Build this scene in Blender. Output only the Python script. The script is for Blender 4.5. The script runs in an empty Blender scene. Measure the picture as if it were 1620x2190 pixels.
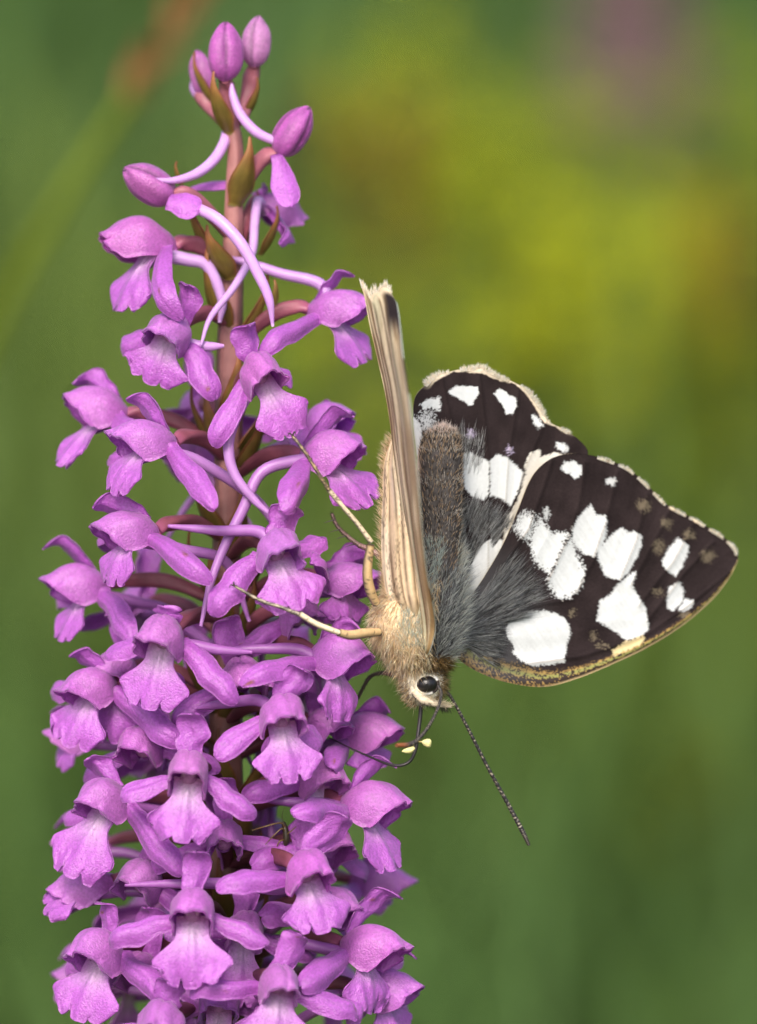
import bpy, math, random
import numpy as np

R = math.radians
rng = np.random.default_rng(7)
random.seed(7)
sc = bpy.context.scene
col = sc.collection

# ------------------------------------------------------------------ camera, sky, sun, exposure
S = 0.001                      # the subject is laid out in millimetres
PPM = 30.0                     # photo pixels per millimetre in the plane of focus
DIST = 450.0                   # lens to plane of focus, mm
PITCH = R(15)
O = np.array([0.0, 0.0, 0.33])
BX = np.array([1.0, 0, 0])
BY = np.array([0, math.sin(PITCH), math.cos(PITCH)])
BZ = np.array([0, -math.cos(PITCH), math.sin(PITCH)])

cam_d = bpy.data.cameras.new('camera')
cam = bpy.data.objects.new('camera', cam_d)
col.objects.link(cam)
cam.location = O + BZ * DIST * S
cam.rotation_euler = (R(90) - PITCH, 0, 0)
cam_d.sensor_fit = 'VERTICAL'
cam_d.lens = 105
cam_d.sensor_height = 105 * (2190 / PPM) / DIST
cam_d.sensor_width = cam_d.sensor_height
cam_d.clip_start = 0.01
cam_d.clip_end = 500
cam_d.dof.use_dof = True
cam_d.dof.focus_distance = (DIST + 0.5) * S
cam_d.dof.aperture_fstop = 105 / 11.5
sc.camera = cam

SUN_EL, SUN_AZ = R(50), R(-165)      # azimuth measured from +Y towards +X: behind the camera
world = bpy.data.worlds.new('World')
sc.world = world
world.use_nodes = True
wn = world.node_tree
bg = wn.nodes['Background']
sky = wn.nodes.new('ShaderNodeTexSky')
sky.sky_type = 'NISHITA'
sky.sun_disc = False
sky.sun_elevation = SUN_EL
sky.sun_rotation = SUN_AZ
sky.air_density = 1.0
sky.dust_density = 5.0
sky.ozone_density = 1.0
wn.links.new(sky.outputs[0], bg.inputs[0])
bg.inputs[1].default_value = 0.14
sun_d = bpy.data.lights.new('sun', 'SUN')
sun_d.energy = 1.5
sun_d.angle = R(20)
sun_d.color = (1.0, 0.95, 0.87)
sun = bpy.data.objects.new('sun', sun_d)
col.objects.link(sun)
sdir = np.array([math.sin(SUN_AZ) * math.cos(SUN_EL), math.cos(SUN_AZ) * math.cos(SUN_EL), math.sin(SUN_EL)])
sun.location = sdir * 3
from mathutils import Vector
sun.rotation_euler = Vector(sdir).to_track_quat('Z', 'Y').to_euler()
sc.view_settings.view_transform = 'Standard'
sc.view_settings.look = 'None'
sc.view_settings.gamma = 1
sc.view_settings.use_curve_mapping = False
sc.view_settings.exposure = 0.70
sc.cycles.max_bounces = 8
sc.cycles.diffuse_bounces = 6
sc.cycles.transmission_bounces = 4

# ------------------------------------------------------------------ helpers
def P(x, y, z=0.0):
    """photo pixel + depth (mm towards the lens) -> millimetres in the subject frame"""
    k = (1 - z / DIST) / PPM
    return np.array([(x - 810) * k, (1095 - y) * k, z + 0.0 * x]) if np.ndim(x) == 0 else \
        np.stack([(x - 810) * k, (1095 - y) * k, z + 0.0 * x], -1)

def W(p):
    p = np.asarray(p, float)
    return O + (p[..., :1] * BX + p[..., 1:2] * BY + p[..., 2:3] * BZ) * S

def Winv(w):
    d = (np.asarray(w, float) - O) / S
    return np.stack([d @ BX, d @ BY, d @ BZ], -1)

def lin(r, g, b):
    f = lambda c: (c / 255 / 12.92) if c / 255 <= 0.04045 else ((c / 255 + 0.055) / 1.055) ** 2.4
    return np.array([f(r), f(g), f(b)])

def unit(v):
    v = np.asarray(v, float)
    return v / np.maximum(np.linalg.norm(v, axis=-1, keepdims=True), 1e-12)

def smooth(a, b, x):
    t = np.clip((x - a) / (b - a), 0, 1)
    return t * t * (3 - 2 * t)

def vnoise(x, y, seed=0):
    x = np.asarray(x, float); y = np.asarray(y, float)
    xi = np.floor(x).astype(np.int64); yi = np.floor(y).astype(np.int64)
    fx = x - xi; fy = y - yi
    fx = fx * fx * (3 - 2 * fx); fy = fy * fy * (3 - 2 * fy)
    def h(a, b):
        n = (a * 374761393 + b * 668265263 + seed * 1442695041) & 0x7fffffff
        n = ((n ^ (n >> 13)) * 1274126177) & 0x7fffffff
        n = n ^ (n >> 16)
        return (n & 0xffff) / 65535.0
    return (h(xi, yi) * (1 - fx) + h(xi + 1, yi) * fx) * (1 - fy) + (h(xi, yi + 1) * (1 - fx) + h(xi + 1, yi + 1) * fx) * fy

def spline(pts, n):
    """Catmull-Rom through pts (k, d), n samples"""
    p = np.asarray(pts, float)
    if len(p) == 2:
        t = np.linspace(0, 1, n)[:, None]
        return p[0] * (1 - t) + p[1] * t
    q = np.vstack([2 * p[0] - p[1], p, 2 * p[-1] - p[-2]])
    t = np.linspace(0, len(p) - 1 - 1e-9, n)
    i = t.astype(int); f = (t - i)[:, None]
    a, b, c, d = q[i], q[i + 1], q[i + 2], q[i + 3]
    return 0.5 * (2 * b + (c - a) * f + (2 * a - 5 * b + 4 * c - d) * f ** 2 + (3 * b - a - 3 * c + d) * f ** 3)

def empty(name, loc, label, cat, group=None):
    o = bpy.data.objects.new(name, None)
    o.empty_display_size = 0.01
    o.location = loc
    col.objects.link(o)
    o['label'] = label; o['category'] = cat
    if group: o['group'] = group
    return o

def origin_of(o):
    v = np.zeros(3)
    while o is not None:
        v = v + np.array(o.location); o = o.parent
    return v

def mk(name, verts, faces, mat, parent=None, cols=None, kind=None, world=False, flat=False):
    """verts in subject millimetres (or world metres), faces: list of index arrays (n,3) / (n,4)"""
    v = np.asarray(verts, float)
    w = v if world else W(v)
    if parent is not None:
        w = w - origin_of(parent)
    me = bpy.data.meshes.new(name)
    if isinstance(faces, np.ndarray): faces = [faces]
    faces = [np.asarray(f, np.int32) for f in faces if len(f)]
    me.vertices.add(len(w))
    me.vertices.foreach_set('co', w.astype(np.float32).ravel())
    loops = np.concatenate([f.ravel() for f in faces])
    tot = np.concatenate([np.full(len(f), f.shape[1], np.int32) for f in faces])
    start = np.concatenate([[0], np.cumsum(tot)[:-1]]).astype(np.int32)
    me.loops.add(len(loops)); me.loops.foreach_set('vertex_index', loops)
    me.polygons.add(len(tot)); me.polygons.foreach_set('loop_start', start)
    me.update(calc_edges=True)
    me.validate()
    if not flat:
        me.polygons.foreach_set('use_smooth', np.ones(len(me.polygons), bool))
    if cols is not None:
        at = me.color_attributes.new('col', 'FLOAT_COLOR', 'POINT')
        c = np.ones((len(w), 4), np.float32); c[:, :3] = np.clip(cols, 0, 1)
        at.data.foreach_set('color', c.ravel())
    me.materials.append(mat)
    o = bpy.data.objects.new(name, me)
    col.objects.link(o)
    if parent is not None: o.parent = parent
    if kind: o['kind'] = kind
    return o

def gridfaces(n, m, off=0, wrap=False):
    i = np.arange(n - 1)[:, None]; j = np.arange(m if wrap else m - 1)[None, :]
    j2 = (j + 1) % m
    a = i * m + j; b = (i + 1) * m + j; c = (i + 1) * m + j2; d = i * m + j2
    return np.stack([a, d, c, b], -1).reshape(-1, 4) + off

def grid_normals(G):
    du = np.gradient(G, axis=0); dv = np.gradient(G, axis=1)
    return unit(np.cross(dv, du))

def shell(G, th):
    """thin closed shell about the grid G (n,m,3); returns verts, faces"""
    n, m, _ = G.shape
    N = grid_normals(G)
    A = (G + N * th / 2).reshape(-1, 3); B = (G - N * th / 2).reshape(-1, 3)
    f1 = gridfaces(n, m); f2 = gridfaces(n, m, n * m)[:, ::-1]
    rim = np.concatenate([np.arange(m), np.arange(2, n + 1) * m - 1, (n - 1) * m + np.arange(m - 2, -1, -1), np.arange(n - 2, 0, -1) * m])
    r2 = np.roll(rim, -1)
    f3 = np.stack([rim, rim + n * m, r2 + n * m, r2], -1)[:, ::-1]
    return np.vstack([A, B]), np.vstack([f1, f2, f3])

def tube(pts, rad, seg=10, n=24, squash=1.0, hint=(0, 0, 1), ridges=0, ramp=0.0):
    """tapered tube through pts; rad: radii spread along it. returns verts, [quads, tris], t per vertex"""
    c = spline(pts, n)
    r = np.interp(np.linspace(0, 1, n), np.linspace(0, 1, len(rad)), rad)
    T = unit(np.gradient(c, axis=0))
    Nn = np.zeros_like(c); h = np.array(hint, float)
    for i in range(n):
        x = h - T[i] * (h @ T[i])
        if np.linalg.norm(x) < 1e-4:
            x = np.array([0.3, 0.7, 0.2]); x = x - T[i] * (x @ T[i])
        h = unit(x); Nn[i] = h
    B = np.cross(T, Nn)
    a = np.linspace(0, 2 * np.pi, seg, endpoint=False)
    rr = r[:, None] * np.ones(seg)[None]
    if ridges:
        tw = np.linspace(0, ramp, n)[:, None]
        rr = rr * (1 + 0.16 * np.cos(ridges * a[None] + tw))
    ring = c[:, None] + rr[..., None] * (np.cos(a)[None, :, None] * Nn[:, None] + squash * np.sin(a)[None, :, None] * B[:, None])
    v = np.vstack([ring.reshape(-1, 3), c[:1], c[-1:]])
    q = gridfaces(n, seg, wrap=True)[:, ::-1]
    j = np.arange(seg); k = (j + 1) % seg
    t1 = np.stack([np.full(seg, n * seg), k, j], -1)
    b = (n - 1) * seg
    t2 = np.stack([np.full(seg, n * seg + 1), b + j, b + k], -1)
    tt = np.concatenate([np.repeat(np.linspace(0, 1, n), seg), [0, 1]])
    return v, [q, np.vstack([t1, t2])], tt

def merge(parts):
    vs, fs, cs, off = [], {3: [], 4: []}, [], 0
    for v, f, c in parts:
        for ff in (f if isinstance(f, list) else [f]):
            fs[ff.shape[1]].append(ff + off)
        vs.append(v); off += len(v)
        cs.append(np.broadcast_to(c, (len(v), 3)))
    return np.vstack(vs), [np.vstack(fs[k]) for k in fs if fs[k]], np.vstack(cs)

def ellipsoid(c, ax, nu=14, nv=18):
    """ax: three axis vectors"""
    th = np.linspace(0.02, np.pi - 0.02, nu)[:, None]; ph = np.linspace(0, 2 * np.pi, nv, endpoint=False)[None]
    ax = np.asarray(ax, float)
    v = np.asarray(c) + (np.cos(th) * np.ones_like(ph))[..., None] * ax[0] + (np.sin(th) * np.cos(ph))[..., None] * ax[1] + (np.sin(th) * np.sin(ph))[..., None] * ax[2]
    v = v.reshape(-1, 3)
    top = v[:nv].mean(0); bot = v[-nv:].mean(0)
    v = np.vstack([v, top, bot])
    j = np.arange(nv); k = (j + 1) % nv
    q = gridfaces(nu, nv, wrap=True)
    t = np.vstack([np.stack([np.full(nv, nu * nv), j, k], -1), np.stack([np.full(nv, nu * nv + 1), (nu - 1) * nv + k, (nu - 1) * nv + j], -1)])
    return v, [q, t]

def hairs(roots, dirs, length, rad, bend, c0, c1):
    """many three-sided tapered hairs. arrays: roots, dirs (n,3); length, rad (n); bend (n,3) added at the tip; colours (n,3)"""
    n = len(roots)
    d = unit(dirs)
    a = unit(np.cross(d, unit(rng.normal(size=(n, 3))))); b = np.cross(d, a)
    L = length[:, None]
    V = np.zeros((n, 7, 3)); C = np.zeros((n, 7, 3))
    for k in range(3):
        an = 2 * np.pi * k / 3
        s = a * math.cos(an) + b * math.sin(an)
        V[:, k] = roots + s * rad[:, None]
        V[:, 3 + k] = roots + d * L * 0.55 + bend * L * 0.3 + s * rad[:, None] * 0.7
        C[:, k] = c0; C[:, 3 + k] = 0.5 * (c0 + c1)
    V[:, 6] = roots + d * L + bend * L; C[:, 6] = c1
    base = (np.arange(n) * 7)[:, None]
    q = np.concatenate([base + np.array([[k, (k + 1) % 3, 3 + (k + 1) % 3, 3 + k]]) for k in range(3)])
    t = np.concatenate([base + np.array([[3 + k, 3 + (k + 1) % 3, 6]]) for k in range(3)])
    return V.reshape(-1, 3), [q, t], C.reshape(-1, 3)

# ------------------------------------------------------------------ materials
def material(name, rough=0.5, spec=0.4, transl=0.0, base=None, noise=0.0, nscale=900.0, bump=0.0, bscale=6000.0, sheen=0.0, sss=0.0, bdist=0.00005, tcol=None):
    m = bpy.data.materials.new(name); m.use_nodes = True
    nt = m.node_tree; N = nt.nodes; L = nt.links
    pb = N['Principled BSDF']; out = N['Material Output']
    if base is None:
        at = N.new('ShaderNodeAttribute'); at.attribute_name = 'col'
        c = at.outputs['Color']
    else:
        rgb = N.new('ShaderNodeRGB'); rgb.outputs[0].default_value = (*base, 1); c = rgb.outputs[0]
    tc = N.new('ShaderNodeTexCoord')
    if noise:
        nz = N.new('ShaderNodeTexNoise'); nz.inputs['Scale'].default_value = nscale; nz.inputs['Detail'].default_value = 4
        L.new(tc.outputs['Object'], nz.inputs['Vector'])
        mr = N.new('ShaderNodeMapRange')
        mr.inputs[1].default_value = 0.25; mr.inputs[2].default_value = 0.75
        mr.inputs[3].default_value = 1 - noise; mr.inputs[4].default_value = 1 + noise
        L.new(nz.outputs['Fac'], mr.inputs[0])
        mx = N.new('ShaderNodeVectorMath'); mx.operation = 'SCALE'
        L.new(c, mx.inputs[0]); L.new(mr.outputs[0], mx.inputs['Scale'])
        c = mx.outputs[0]
    L.new(c, pb.inputs['Base Color'])
    pb.inputs['Roughness'].default_value = rough
    pb.inputs['Specular IOR Level'].default_value = spec
    if sheen:
        pb.inputs['Sheen Weight'].default_value = sheen; pb.inputs['Sheen Roughness'].default_value = 0.4
    if sss:
        pb.inputs['Subsurface Weight'].default_value = sss
        pb.inputs['Subsurface Radius'].default_value = (0.6, 0.3, 0.6)
        pb.inputs['Subsurface Scale'].default_value = 0.0006
    nrm = None
    if bump:
        n2 = N.new('ShaderNodeTexNoise'); n2.inputs['Scale'].default_value = bscale; n2.inputs['Detail'].default_value = 2
        L.new(tc.outputs['Object'], n2.inputs['Vector'])
        bp = N.new('ShaderNodeBump'); bp.inputs['Strength'].default_value = bump; bp.inputs['Distance'].default_value = bdist
        L.new(n2.outputs['Fac'], bp.inputs['Height']); L.new(bp.outputs[0], pb.inputs['Normal'])
        nrm = bp.outputs[0]
    if transl:
        tr = N.new('ShaderNodeBsdfTranslucent'); L.new(c, tr.inputs['Color'])
        ms = N.new('ShaderNodeMixShader'); ms.inputs[0].default_value = transl
        L.new(pb.outputs[0], ms.inputs[1]); L.new(tr.outputs[0], ms.inputs[2]); L.new(ms.outputs[0], out.inputs['Surface'])
    return m

M_petal = material('petal', rough=0.30, spec=0.8, transl=0.32, noise=0.19, nscale=4800, bump=1.0, bscale=8000, sheen=0.22, bdist=0.00009)
M_spur = material('spur', rough=0.35, spec=0.45, noise=0.10, nscale=900, bump=0.35, bscale=8000, sss=0.3)
M_stem = material('stem', rough=0.45, spec=0.4, noise=0.22, nscale=700, bump=0.4, bscale=5000)
M_bract = material('bract', rough=0.42, spec=0.4, transl=0.15, noise=0.25, nscale=800, bump=0.4, bscale=5000)
M_wing = material('wing_scales', rough=0.8, spec=0.06, transl=0.05, noise=0.06, nscale=5000, bump=0.25, bscale=9000, bdist=0.00003)
M_under = material('wing_underside', rough=0.7, spec=0.2, transl=0.1, noise=0.12, nscale=2500, bump=0.25, bscale=9000, bdist=0.00003)
M_fur = material('fur', rough=0.5, spec=0.3, transl=0.45)
M_body = material('body', rough=0.8, spec=0.1, noise=0.3, nscale=3000)
M_eye = material('eye', rough=0.28, spec=0.5, base=(0.012, 0.011, 0.012), bump=0.3, bscale=9000)
M_chitin = material('chitin', rough=0.38, spec=0.45, noise=0.15, nscale=3000)
M_pollen = material('pollen', rough=0.6, spec=0.3, noise=0.1, nscale=6000, bump=0.6, bscale=6000)
M_grass = material('meadow_grass', rough=0.55, spec=0.3, transl=0.25)
M_plant = material('meadow_plant', rough=0.6, spec=0.25, transl=0.2)

def ground_material():
    m = bpy.data.materials.new('meadow_soil'); m.use_nodes = True
    nt = m.node_tree; N = nt.nodes; L = nt.links
    pb = N['Principled BSDF']; pb.inputs['Roughness'].default_value = 0.95
    tc = N.new('ShaderNodeTexCoord')
    nz = N.new('ShaderNodeTexNoise'); nz.inputs['Scale'].default_value = 9; nz.inputs['Detail'].default_value = 8
    L.new(tc.outputs['Object'], nz.inputs['Vector'])
    rp = N.new('ShaderNodeValToRGB')
    rp.color_ramp.elements[0].position = 0.3; rp.color_ramp.elements[0].color = (0.03, 0.05, 0.012, 1)
    rp.color_ramp.elements[1].position = 0.7; rp.color_ramp.elements[1].color = (0.07, 0.10, 0.025, 1)
    L.new(nz.outputs['Fac'], rp.inputs[0]); L.new(rp.outputs[0], pb.inputs['Base Color'])
    return m

# ------------------------------------------------------------------ the meadow floor and its grass
def ground_z(x, y):
    return 0.015 * (vnoise(x * 1.3 + 40, y * 1.3 + 40, 3) - 0.5) * smooth(0.0, 0.4, np.hypot(x, y)) + 0 * x

gr = np.concatenate([-np.geomspace(120, 0.12, 45), np.linspace(-0.1, 0.1, 5), np.geomspace(0.12, 120, 45)])
gx, gy = np.meshgrid(gr, gr, indexing='ij')
G = np.stack([gx, gy, ground_z(gx, gy)], -1)
gnd = mk('ground', G.reshape(-1, 3), gridfaces(len(gr), len(gr))[:, ::-1], ground_material(), world=True, kind='structure')

def blades(n, ylo, yhi, hlo, hhi, wlo, whi, spread):
    y = ylo + (yhi - ylo) * rng.random(n) ** 0.85
    x = (rng.random(n) * 2 - 1) * (0.22 + spread * (y + 0.45))
    return x, y, rng.uniform(hlo, hhi, n), rng.uniform(wlo, whi, n)

def grass_mesh(x, y, h, w, c):
    n = len(x)
    az = rng.uniform(0, 2 * np.pi, n); lean = rng.uniform(0.1, 0.75, n)
    d = np.stack([np.cos(az), np.sin(az), 0 * az], -1); s = np.stack([-np.sin(az), np.cos(az), 0 * az], -1)
    ts = [0, 0.35, 0.7, 1.0]; ws = [0.8, 1.0, 0.7, 0.06]
    base = np.stack([x, y, ground_z(x, y)], -1)
    V = np.zeros((n, 8, 3)); C = np.zeros((n, 8, 3))
    for k, (t, ww) in enumerate(zip(ts, ws)):
        p = base + d * (h * lean * t ** 1.8)[:, None]; p[:, 2] += h * (t - 0.35 * lean * t ** 2)
        V[:, 2 * k] = p - s * (w * ww / 2)[:, None]; V[:, 2 * k + 1] = p + s * (w * ww / 2)[:, None]
        C[:, 2 * k] = C[:, 2 * k + 1] = c
    b = (np.arange(n) * 8)[:, None]
    q = np.concatenate([b + np.array([[2 * k, 2 * k + 1, 2 * k + 3, 2 * k + 2]]) for k in range(3)])
    return V.reshape(-1, 3), q, C.reshape(-1, 3)

gx_, gy_, gh_, gw_ = blades(52000, -0.2, 3.4, 0.07, 0.20, 0.002, 0.0055, 0.22)
patch = vnoise(gx_ * 4.0 + 9, gy_ * 2.2 + 3, 11) * 0.65 + vnoise(gx_ * 11, gy_ * 6, 5) * 0.35
dk = np.array([0.086, 0.165, 0.040]); lt = np.array([0.140, 0.205, 0.024])
gc = dk + (lt - dk) * smooth(0.3, 0.72, patch)[:, None]
gc = gc * rng.uniform(0.75, 1.25, len(gc))[:, None]
v, q, c = grass_mesh(gx_, gy_, gh_, gw_, gc)
g = mk('meadow_grass', v, q, M_grass, cols=c, world=True, kind='stuff')
g['label'] = 'short green meadow grass spreading behind the orchid'; g['category'] = 'grass'

# ------------------------------------------------------------------ plants of the meadow, out of focus behind
def ground_under(w):
    return np.array([w[0], w[1], float(ground_z(np.array(w[0]), np.array(w[1]))) - 0.004])

def leafblade(p0, p1, width, bulge, n=7):
    """a small lanceolate leaf in world metres"""
    t = np.linspace(0, 1, n)[:, None]
    d = p1 - p0
    side = unit(np.cross(d, [0, 0, 1.0]) + 1e-9)
    up = unit(np.cross(side, d))
    sp = p0 + d * t + up * bulge * 4 * t * (1 - t)
    wd = width / 2 * np.sin(np.pi * np.clip(t, 0.04, 0.985)) ** 0.7
    Gd = np.stack([sp - side * wd, sp + up * -0.15 * wd, sp + side * wd], 1)
    return shell(Gd, 0.0003)

def yellow_plant(px, py, z, size, label, tint):
    head = W(P(px, py, z))
    base = ground_under(head + np.array([rng.uniform(-.02, .02), rng.uniform(-.01, .03), 0]))
    t = empty('yellow_flower', base, label, 'wildflower', 'yellow wildflowers in the blurred meadow')
    mid = (head + base) / 2 + np.array([rng.uniform(-.01, .01), 0, 0])
    v, f, tt = tube([base, mid, head], [0.0016, 0.0013, 0.0009], 6, 14)
    mk('stem', v, f, M_plant, t, np.broadcast_to([0.10, 0.15, 0.03], (len(v), 3)), world=True)
    for k in range(6):
        a = rng.uniform(0, 6.28); hgt = rng.uniform(0.1, 0.75)
        p0 = base + (head - base) * hgt
        p1 = p0 + np.array([math.cos(a) * 0.035, math.sin(a) * 0.035, 0.02])
        vv, ff = leafblade(p0, p1, 0.009, 0.004)
        mk('leaf', vv, ff, M_plant, t, np.broadcast_to([0.085, 0.15, 0.02], (len(vv), 3)), world=True)
    # each flower head: a ring of petals round a button
    nh = 9
    for k in range(nh):
        off = rng.normal(size=3) * np.array([1, 1, 0.9]) * size
        c0 = head + off
        parts = []
        vs, fs, _ = tube([head - np.array([0, 0, size * 0.8]), (head + c0) / 2 - np.array([0, 0, size * .2]), c0], [0.0007, 0.0006, 0.0006], 5, 7)
        nrm = unit(np.array([rng.normal() * .4, -0.5 + rng.normal() * .4, 0.9]))
        a1 = unit(np.cross(nrm, [0.3, 1, 0.1])); a2 = np.cross(nrm, a1)
        r = size * rng.uniform(0.42, 0.6)
        for j in range(9):
            an = 2 * np.pi * j / 9
            d = a1 * math.cos(an) + a2 * math.sin(an)
            vv, ff = leafblade(c0, c0 + d * r + nrm * r * 0.15, r * 0.55, 0.0)
            parts.append((vv, ff, tint))
        ve, fe = ellipsoid(c0 + nrm * r * 0.1, np.array([nrm * r * 0.18, a1 * r * 0.3, a2 * r * 0.3]), 6, 8)
        parts.append((ve, fe, np.array(tint) * np.array([0.8, 0.6, 0.5])))
        parts.append((vs, fs, np.array([0.10, 0.15, 0.03])))
        v, f, c = merge(parts)
        mk('flower_head', v, f, M_plant, t, c, world=True)

YEL = np.array([0.38, 0.43, 0.008]); YGR = np.array([0.32, 0.39, 0.010])
for i, (px, py, z, sz, tint, lb) in enumerate([
        (960, 300, -1050, 0.014, YGR, 'yellow green wildflower cluster, topmost of the blurred yellow patch'),
        (1010, 470, -900, 0.015, YEL, 'brightest yellow wildflower head beside the brown dried seed head'),
        (920, 600, -860, 0.012, YGR, 'yellow green wildflower behind the worn edge of the upright wing'),
        (1130, 690, -900, 0.015, YEL, 'yellow wildflower head just above the scalloped hindwing'),
        (1330, 720, -880, 0.015, YEL, 'golden wildflower between the hindwing and the reddish dried head'),
        (1480, 740, -950, 0.015, YEL, 'golden wildflower under the reddish dried seed head'),
        (1250, 430, -1150, 0.014, YGR, 'greenish wildflower below the far purple orchid'),
        (1580, 330, -1100, 0.013, YGR, 'greenish wildflower to the side of the far purple orchid'),
        (1560, 930, -900, 0.012, YGR, 'yellow green wildflower above the outer wing tip'),
        (1100, 540, -980, 0.014, YEL, 'yellow wildflower between the two brown dried seed heads'),
        (1230, 600, -940, 0.014, YEL, 'wide yellow wildflower above the notch between the spread wings'),
        (1390, 540, -1000, 0.014, YGR, 'yellow green wildflower directly below the far purple orchid'),
        (880, 260, -1000, 0.012, YGR, 'pale green wildflower above the brown dried seed head'),
        (1110, 330, -1100, 0.013, YGR, 'yellow green wildflower between the purple orchid and brown head'),
        (860, 780, -800, 0.011, YGR, 'green wildflower showing past the base of the upright wing'),
        (1470, 1700, -640, 0.006, YGR * 0.45, 'dull green wildflower low behind the single long antenna')]):
    yellow_plant(px, py, z, sz, lb, tint)

def dried_plant(px, py, z, size, label, tint, pts=None):
    head = W(P(px, py, z))
    base = ground_under(head + np.array([0.015, 0.02, 0]))
    t = empty('dried_seed_stalk', base, label, 'dried plant', 'dried brown stalks in the blurred meadow')
    v, f, tt = tube([base, (base + head) / 2 + [0.006, 0, 0], head], [0.0014, 0.0011, 0.0008], 6, 14)
    mk('stem', v, f, M_plant, t, np.broadcast_to([0.13, 0.11, 0.04], (len(v), 3)), world=True)
    up = unit(head - base)
    for k in range(26):
        s = (k / 26 - 0.5) * 2.6 * size
        a = k * 2.4
        d = np.array([math.cos(a), math.sin(a), 0.9])
        p0 = head + up * s
        vv, ff = leafblade(p0, p0 + unit(d) * size * rng.uniform(0.6, 1.0), size * 0.34, 0.0)
        mk('seed_scale', vv, ff, M_plant, t, np.broadcast_to(tint * rng.uniform(0.8, 1.2), (len(vv), 3)), world=True)

BRN = np.array([0.30, 0.17, 0.03])
dried_plant(845, 430, -780, 0.012, 'brown dried seed head behind the topmost right orchid flowers', BRN)
dried_plant(1540, 600, -820, 0.011, 'reddish dried seed head above the golden wildflower', BRN * [1.1, 0.9, 0.9])
dried_plant(690, 330, -600, 0.007, 'thin brown dried stalk beside the upper orchid bud', BRN * 0.7)

def far_orchid(px, py, z):
    top = W(P(px, py - 215, z)); bot = W(P(px + 10, py + 190, z))
    base = ground_under(bot + np.array([0.01, 0.03, 0]))
    t = empty('far_orchid', base, 'dull purple orchid spike blurred in the far meadow', 'orchid')
    v, f, _ = tube([base, bot, top], [0.003, 0.0026, 0.0012], 7, 18)
    mk('stem', v, f, M_plant, t, np.broadcast_to([0.10, 0.10, 0.04], (len(v), 3)), world=True)
    for k in range(70):
        s = k / 69; a = k * 2.39996
        p0 = bot + (top - bot) * s
        rr = 0.016 * (1 - 0.62 * s)
        d = np.array([math.cos(a), math.sin(a), 0.1])
        c0 = p0 + d * rr
        parts = []
        for j, (dx, dz, w) in enumerate([(0, 1, 0.004), (1, 0.05, 0.004), (-1, 0.05, 0.004), (0, -1, 0.0075), (.55, .6, .004), (-.55, .6, .004)]):
            sd = np.array([-math.sin(a), math.cos(a), 0])
            tip = c0 + (sd * dx + np.array([0, 0, dz])) * 0.0062 + d * 0.002
            vv, ff = leafblade(c0, tip, w, 0.0006)
            parts.append((vv, ff, np.array([0.34, 0.21, 0.24]) * rng.uniform(.8, 1.15)))
        vs, fs, _ = tube([p0, (p0 + c0) / 2 + [0, 0, .002], c0], [0.0006, 0.0007, 0.0005], 5, 6)
        parts.append((vs, fs, np.array([0.16, 0.08, 0.09])))
        v, f, c = merge(parts)
        mk('flower', v, f, M_plant, t, c, world=True)
far_orchid(1345, 100, -1150)

# the leaning grass stem, yellow-green with brown spikelets, that crosses behind the orchid
def leaning_stem():
    pts = [P(-420, 1900, -230), P(-260, 1250, -210), P(-30, 740, -190), P(110, 470, -180), P(255, 240, -175), P(345, 110, -172), P(450, -60, -170)]
    w = [W(p) for p in pts]
    base = ground_under(w[0] + np.array([-0.02, 0.02, 0]))
    t = empty('leaning_grass_stem', base, 'leaning yellow green grass stem with brown spikelets behind the orchid', 'grass stem')
    v, f, tt = tube([base, w[0]] + w[1:], [0.0009, 0.00085, 0.0008, 0.0007, 0.0006, 0.0005, 0.0004], 8, 60)
    cc = np.where((tt > 0.78)[:, None], np.array([0.30, 0.14, 0.05]), np.array([0.20, 0.26, 0.015]))
    mk('stem', v, f, M_plant, t, cc, world=True)
    for i, s in enumerate(np.linspace(0.0, 1.0, 16)):
        p = spline(np.array(w[4:]), 17)[int(s * 16)]
        d = unit(np.array(w[-1]) - np.array(w[4])) + np.array([math.cos(i * 2.4), math.sin(i * 2.4), 0]) * 0.5
        vv, ff = leafblade(p, p + unit(d) * 0.005, 0.0011, 0.0)
        mk('spikelet', vv, ff, M_plant, t, np.broadcast_to(np.array([0.34, 0.15, 0.055]) * rng.uniform(.8, 1.2), (len(vv), 3)), world=True)
    # a long blade leaving the stem
    vv, ff = leafblade(np.array(w[1]), np.array(w[3]) + np.array([-.002, .004, -.002]), 0.0016, 0.002, 12)
    mk('leaf', vv, ff, M_plant, t, np.broadcast_to([0.20, 0.27, 0.015], (len(vv), 3)), world=True)
leaning_stem()

# ------------------------------------------------------------------ the orchid
AXZ = -9.0
stem_px = [(488, 178), (496, 262), (503, 320), (500, 420), (497, 560), (492, 720), (490, 900), (488, 1100), (485, 1300), (484, 1500), (486, 1700), (488, 1900), (490, 2200)]
stem_pts = [P(x, y, AXZ) for x, y in stem_px]
stem_end = W(stem_pts[-1])
orchid_base = ground_under(stem_end + np.array([0.012, -0.03, 0]))
orchid = empty('fragrant_orchid', orchid_base, 'tall purple orchid spike in sharp focus carrying the butterfly', 'orchid')
lower = [Winv(stem_end * (1 - a) + orchid_base * a + np.array([0, -0.012 * math.sin(a * 3.14), 0])) for a in (0.25, 0.5, 0.75, 1.0)]
def axis_x(y):
    return np.interp(y, [p[1] for p in stem_px], [p[0] for p in stem_px])

PET = np.array([0.535, 0.138, 0.615])
PETD = np.array([0.40, 0.070, 0.45])
WHI = np.array([0.80, 0.58, 0.82])
SPURC = np.array([0.50, 0.27, 0.585])
OVC = np.array([0.26, 0.072, 0.105])

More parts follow.
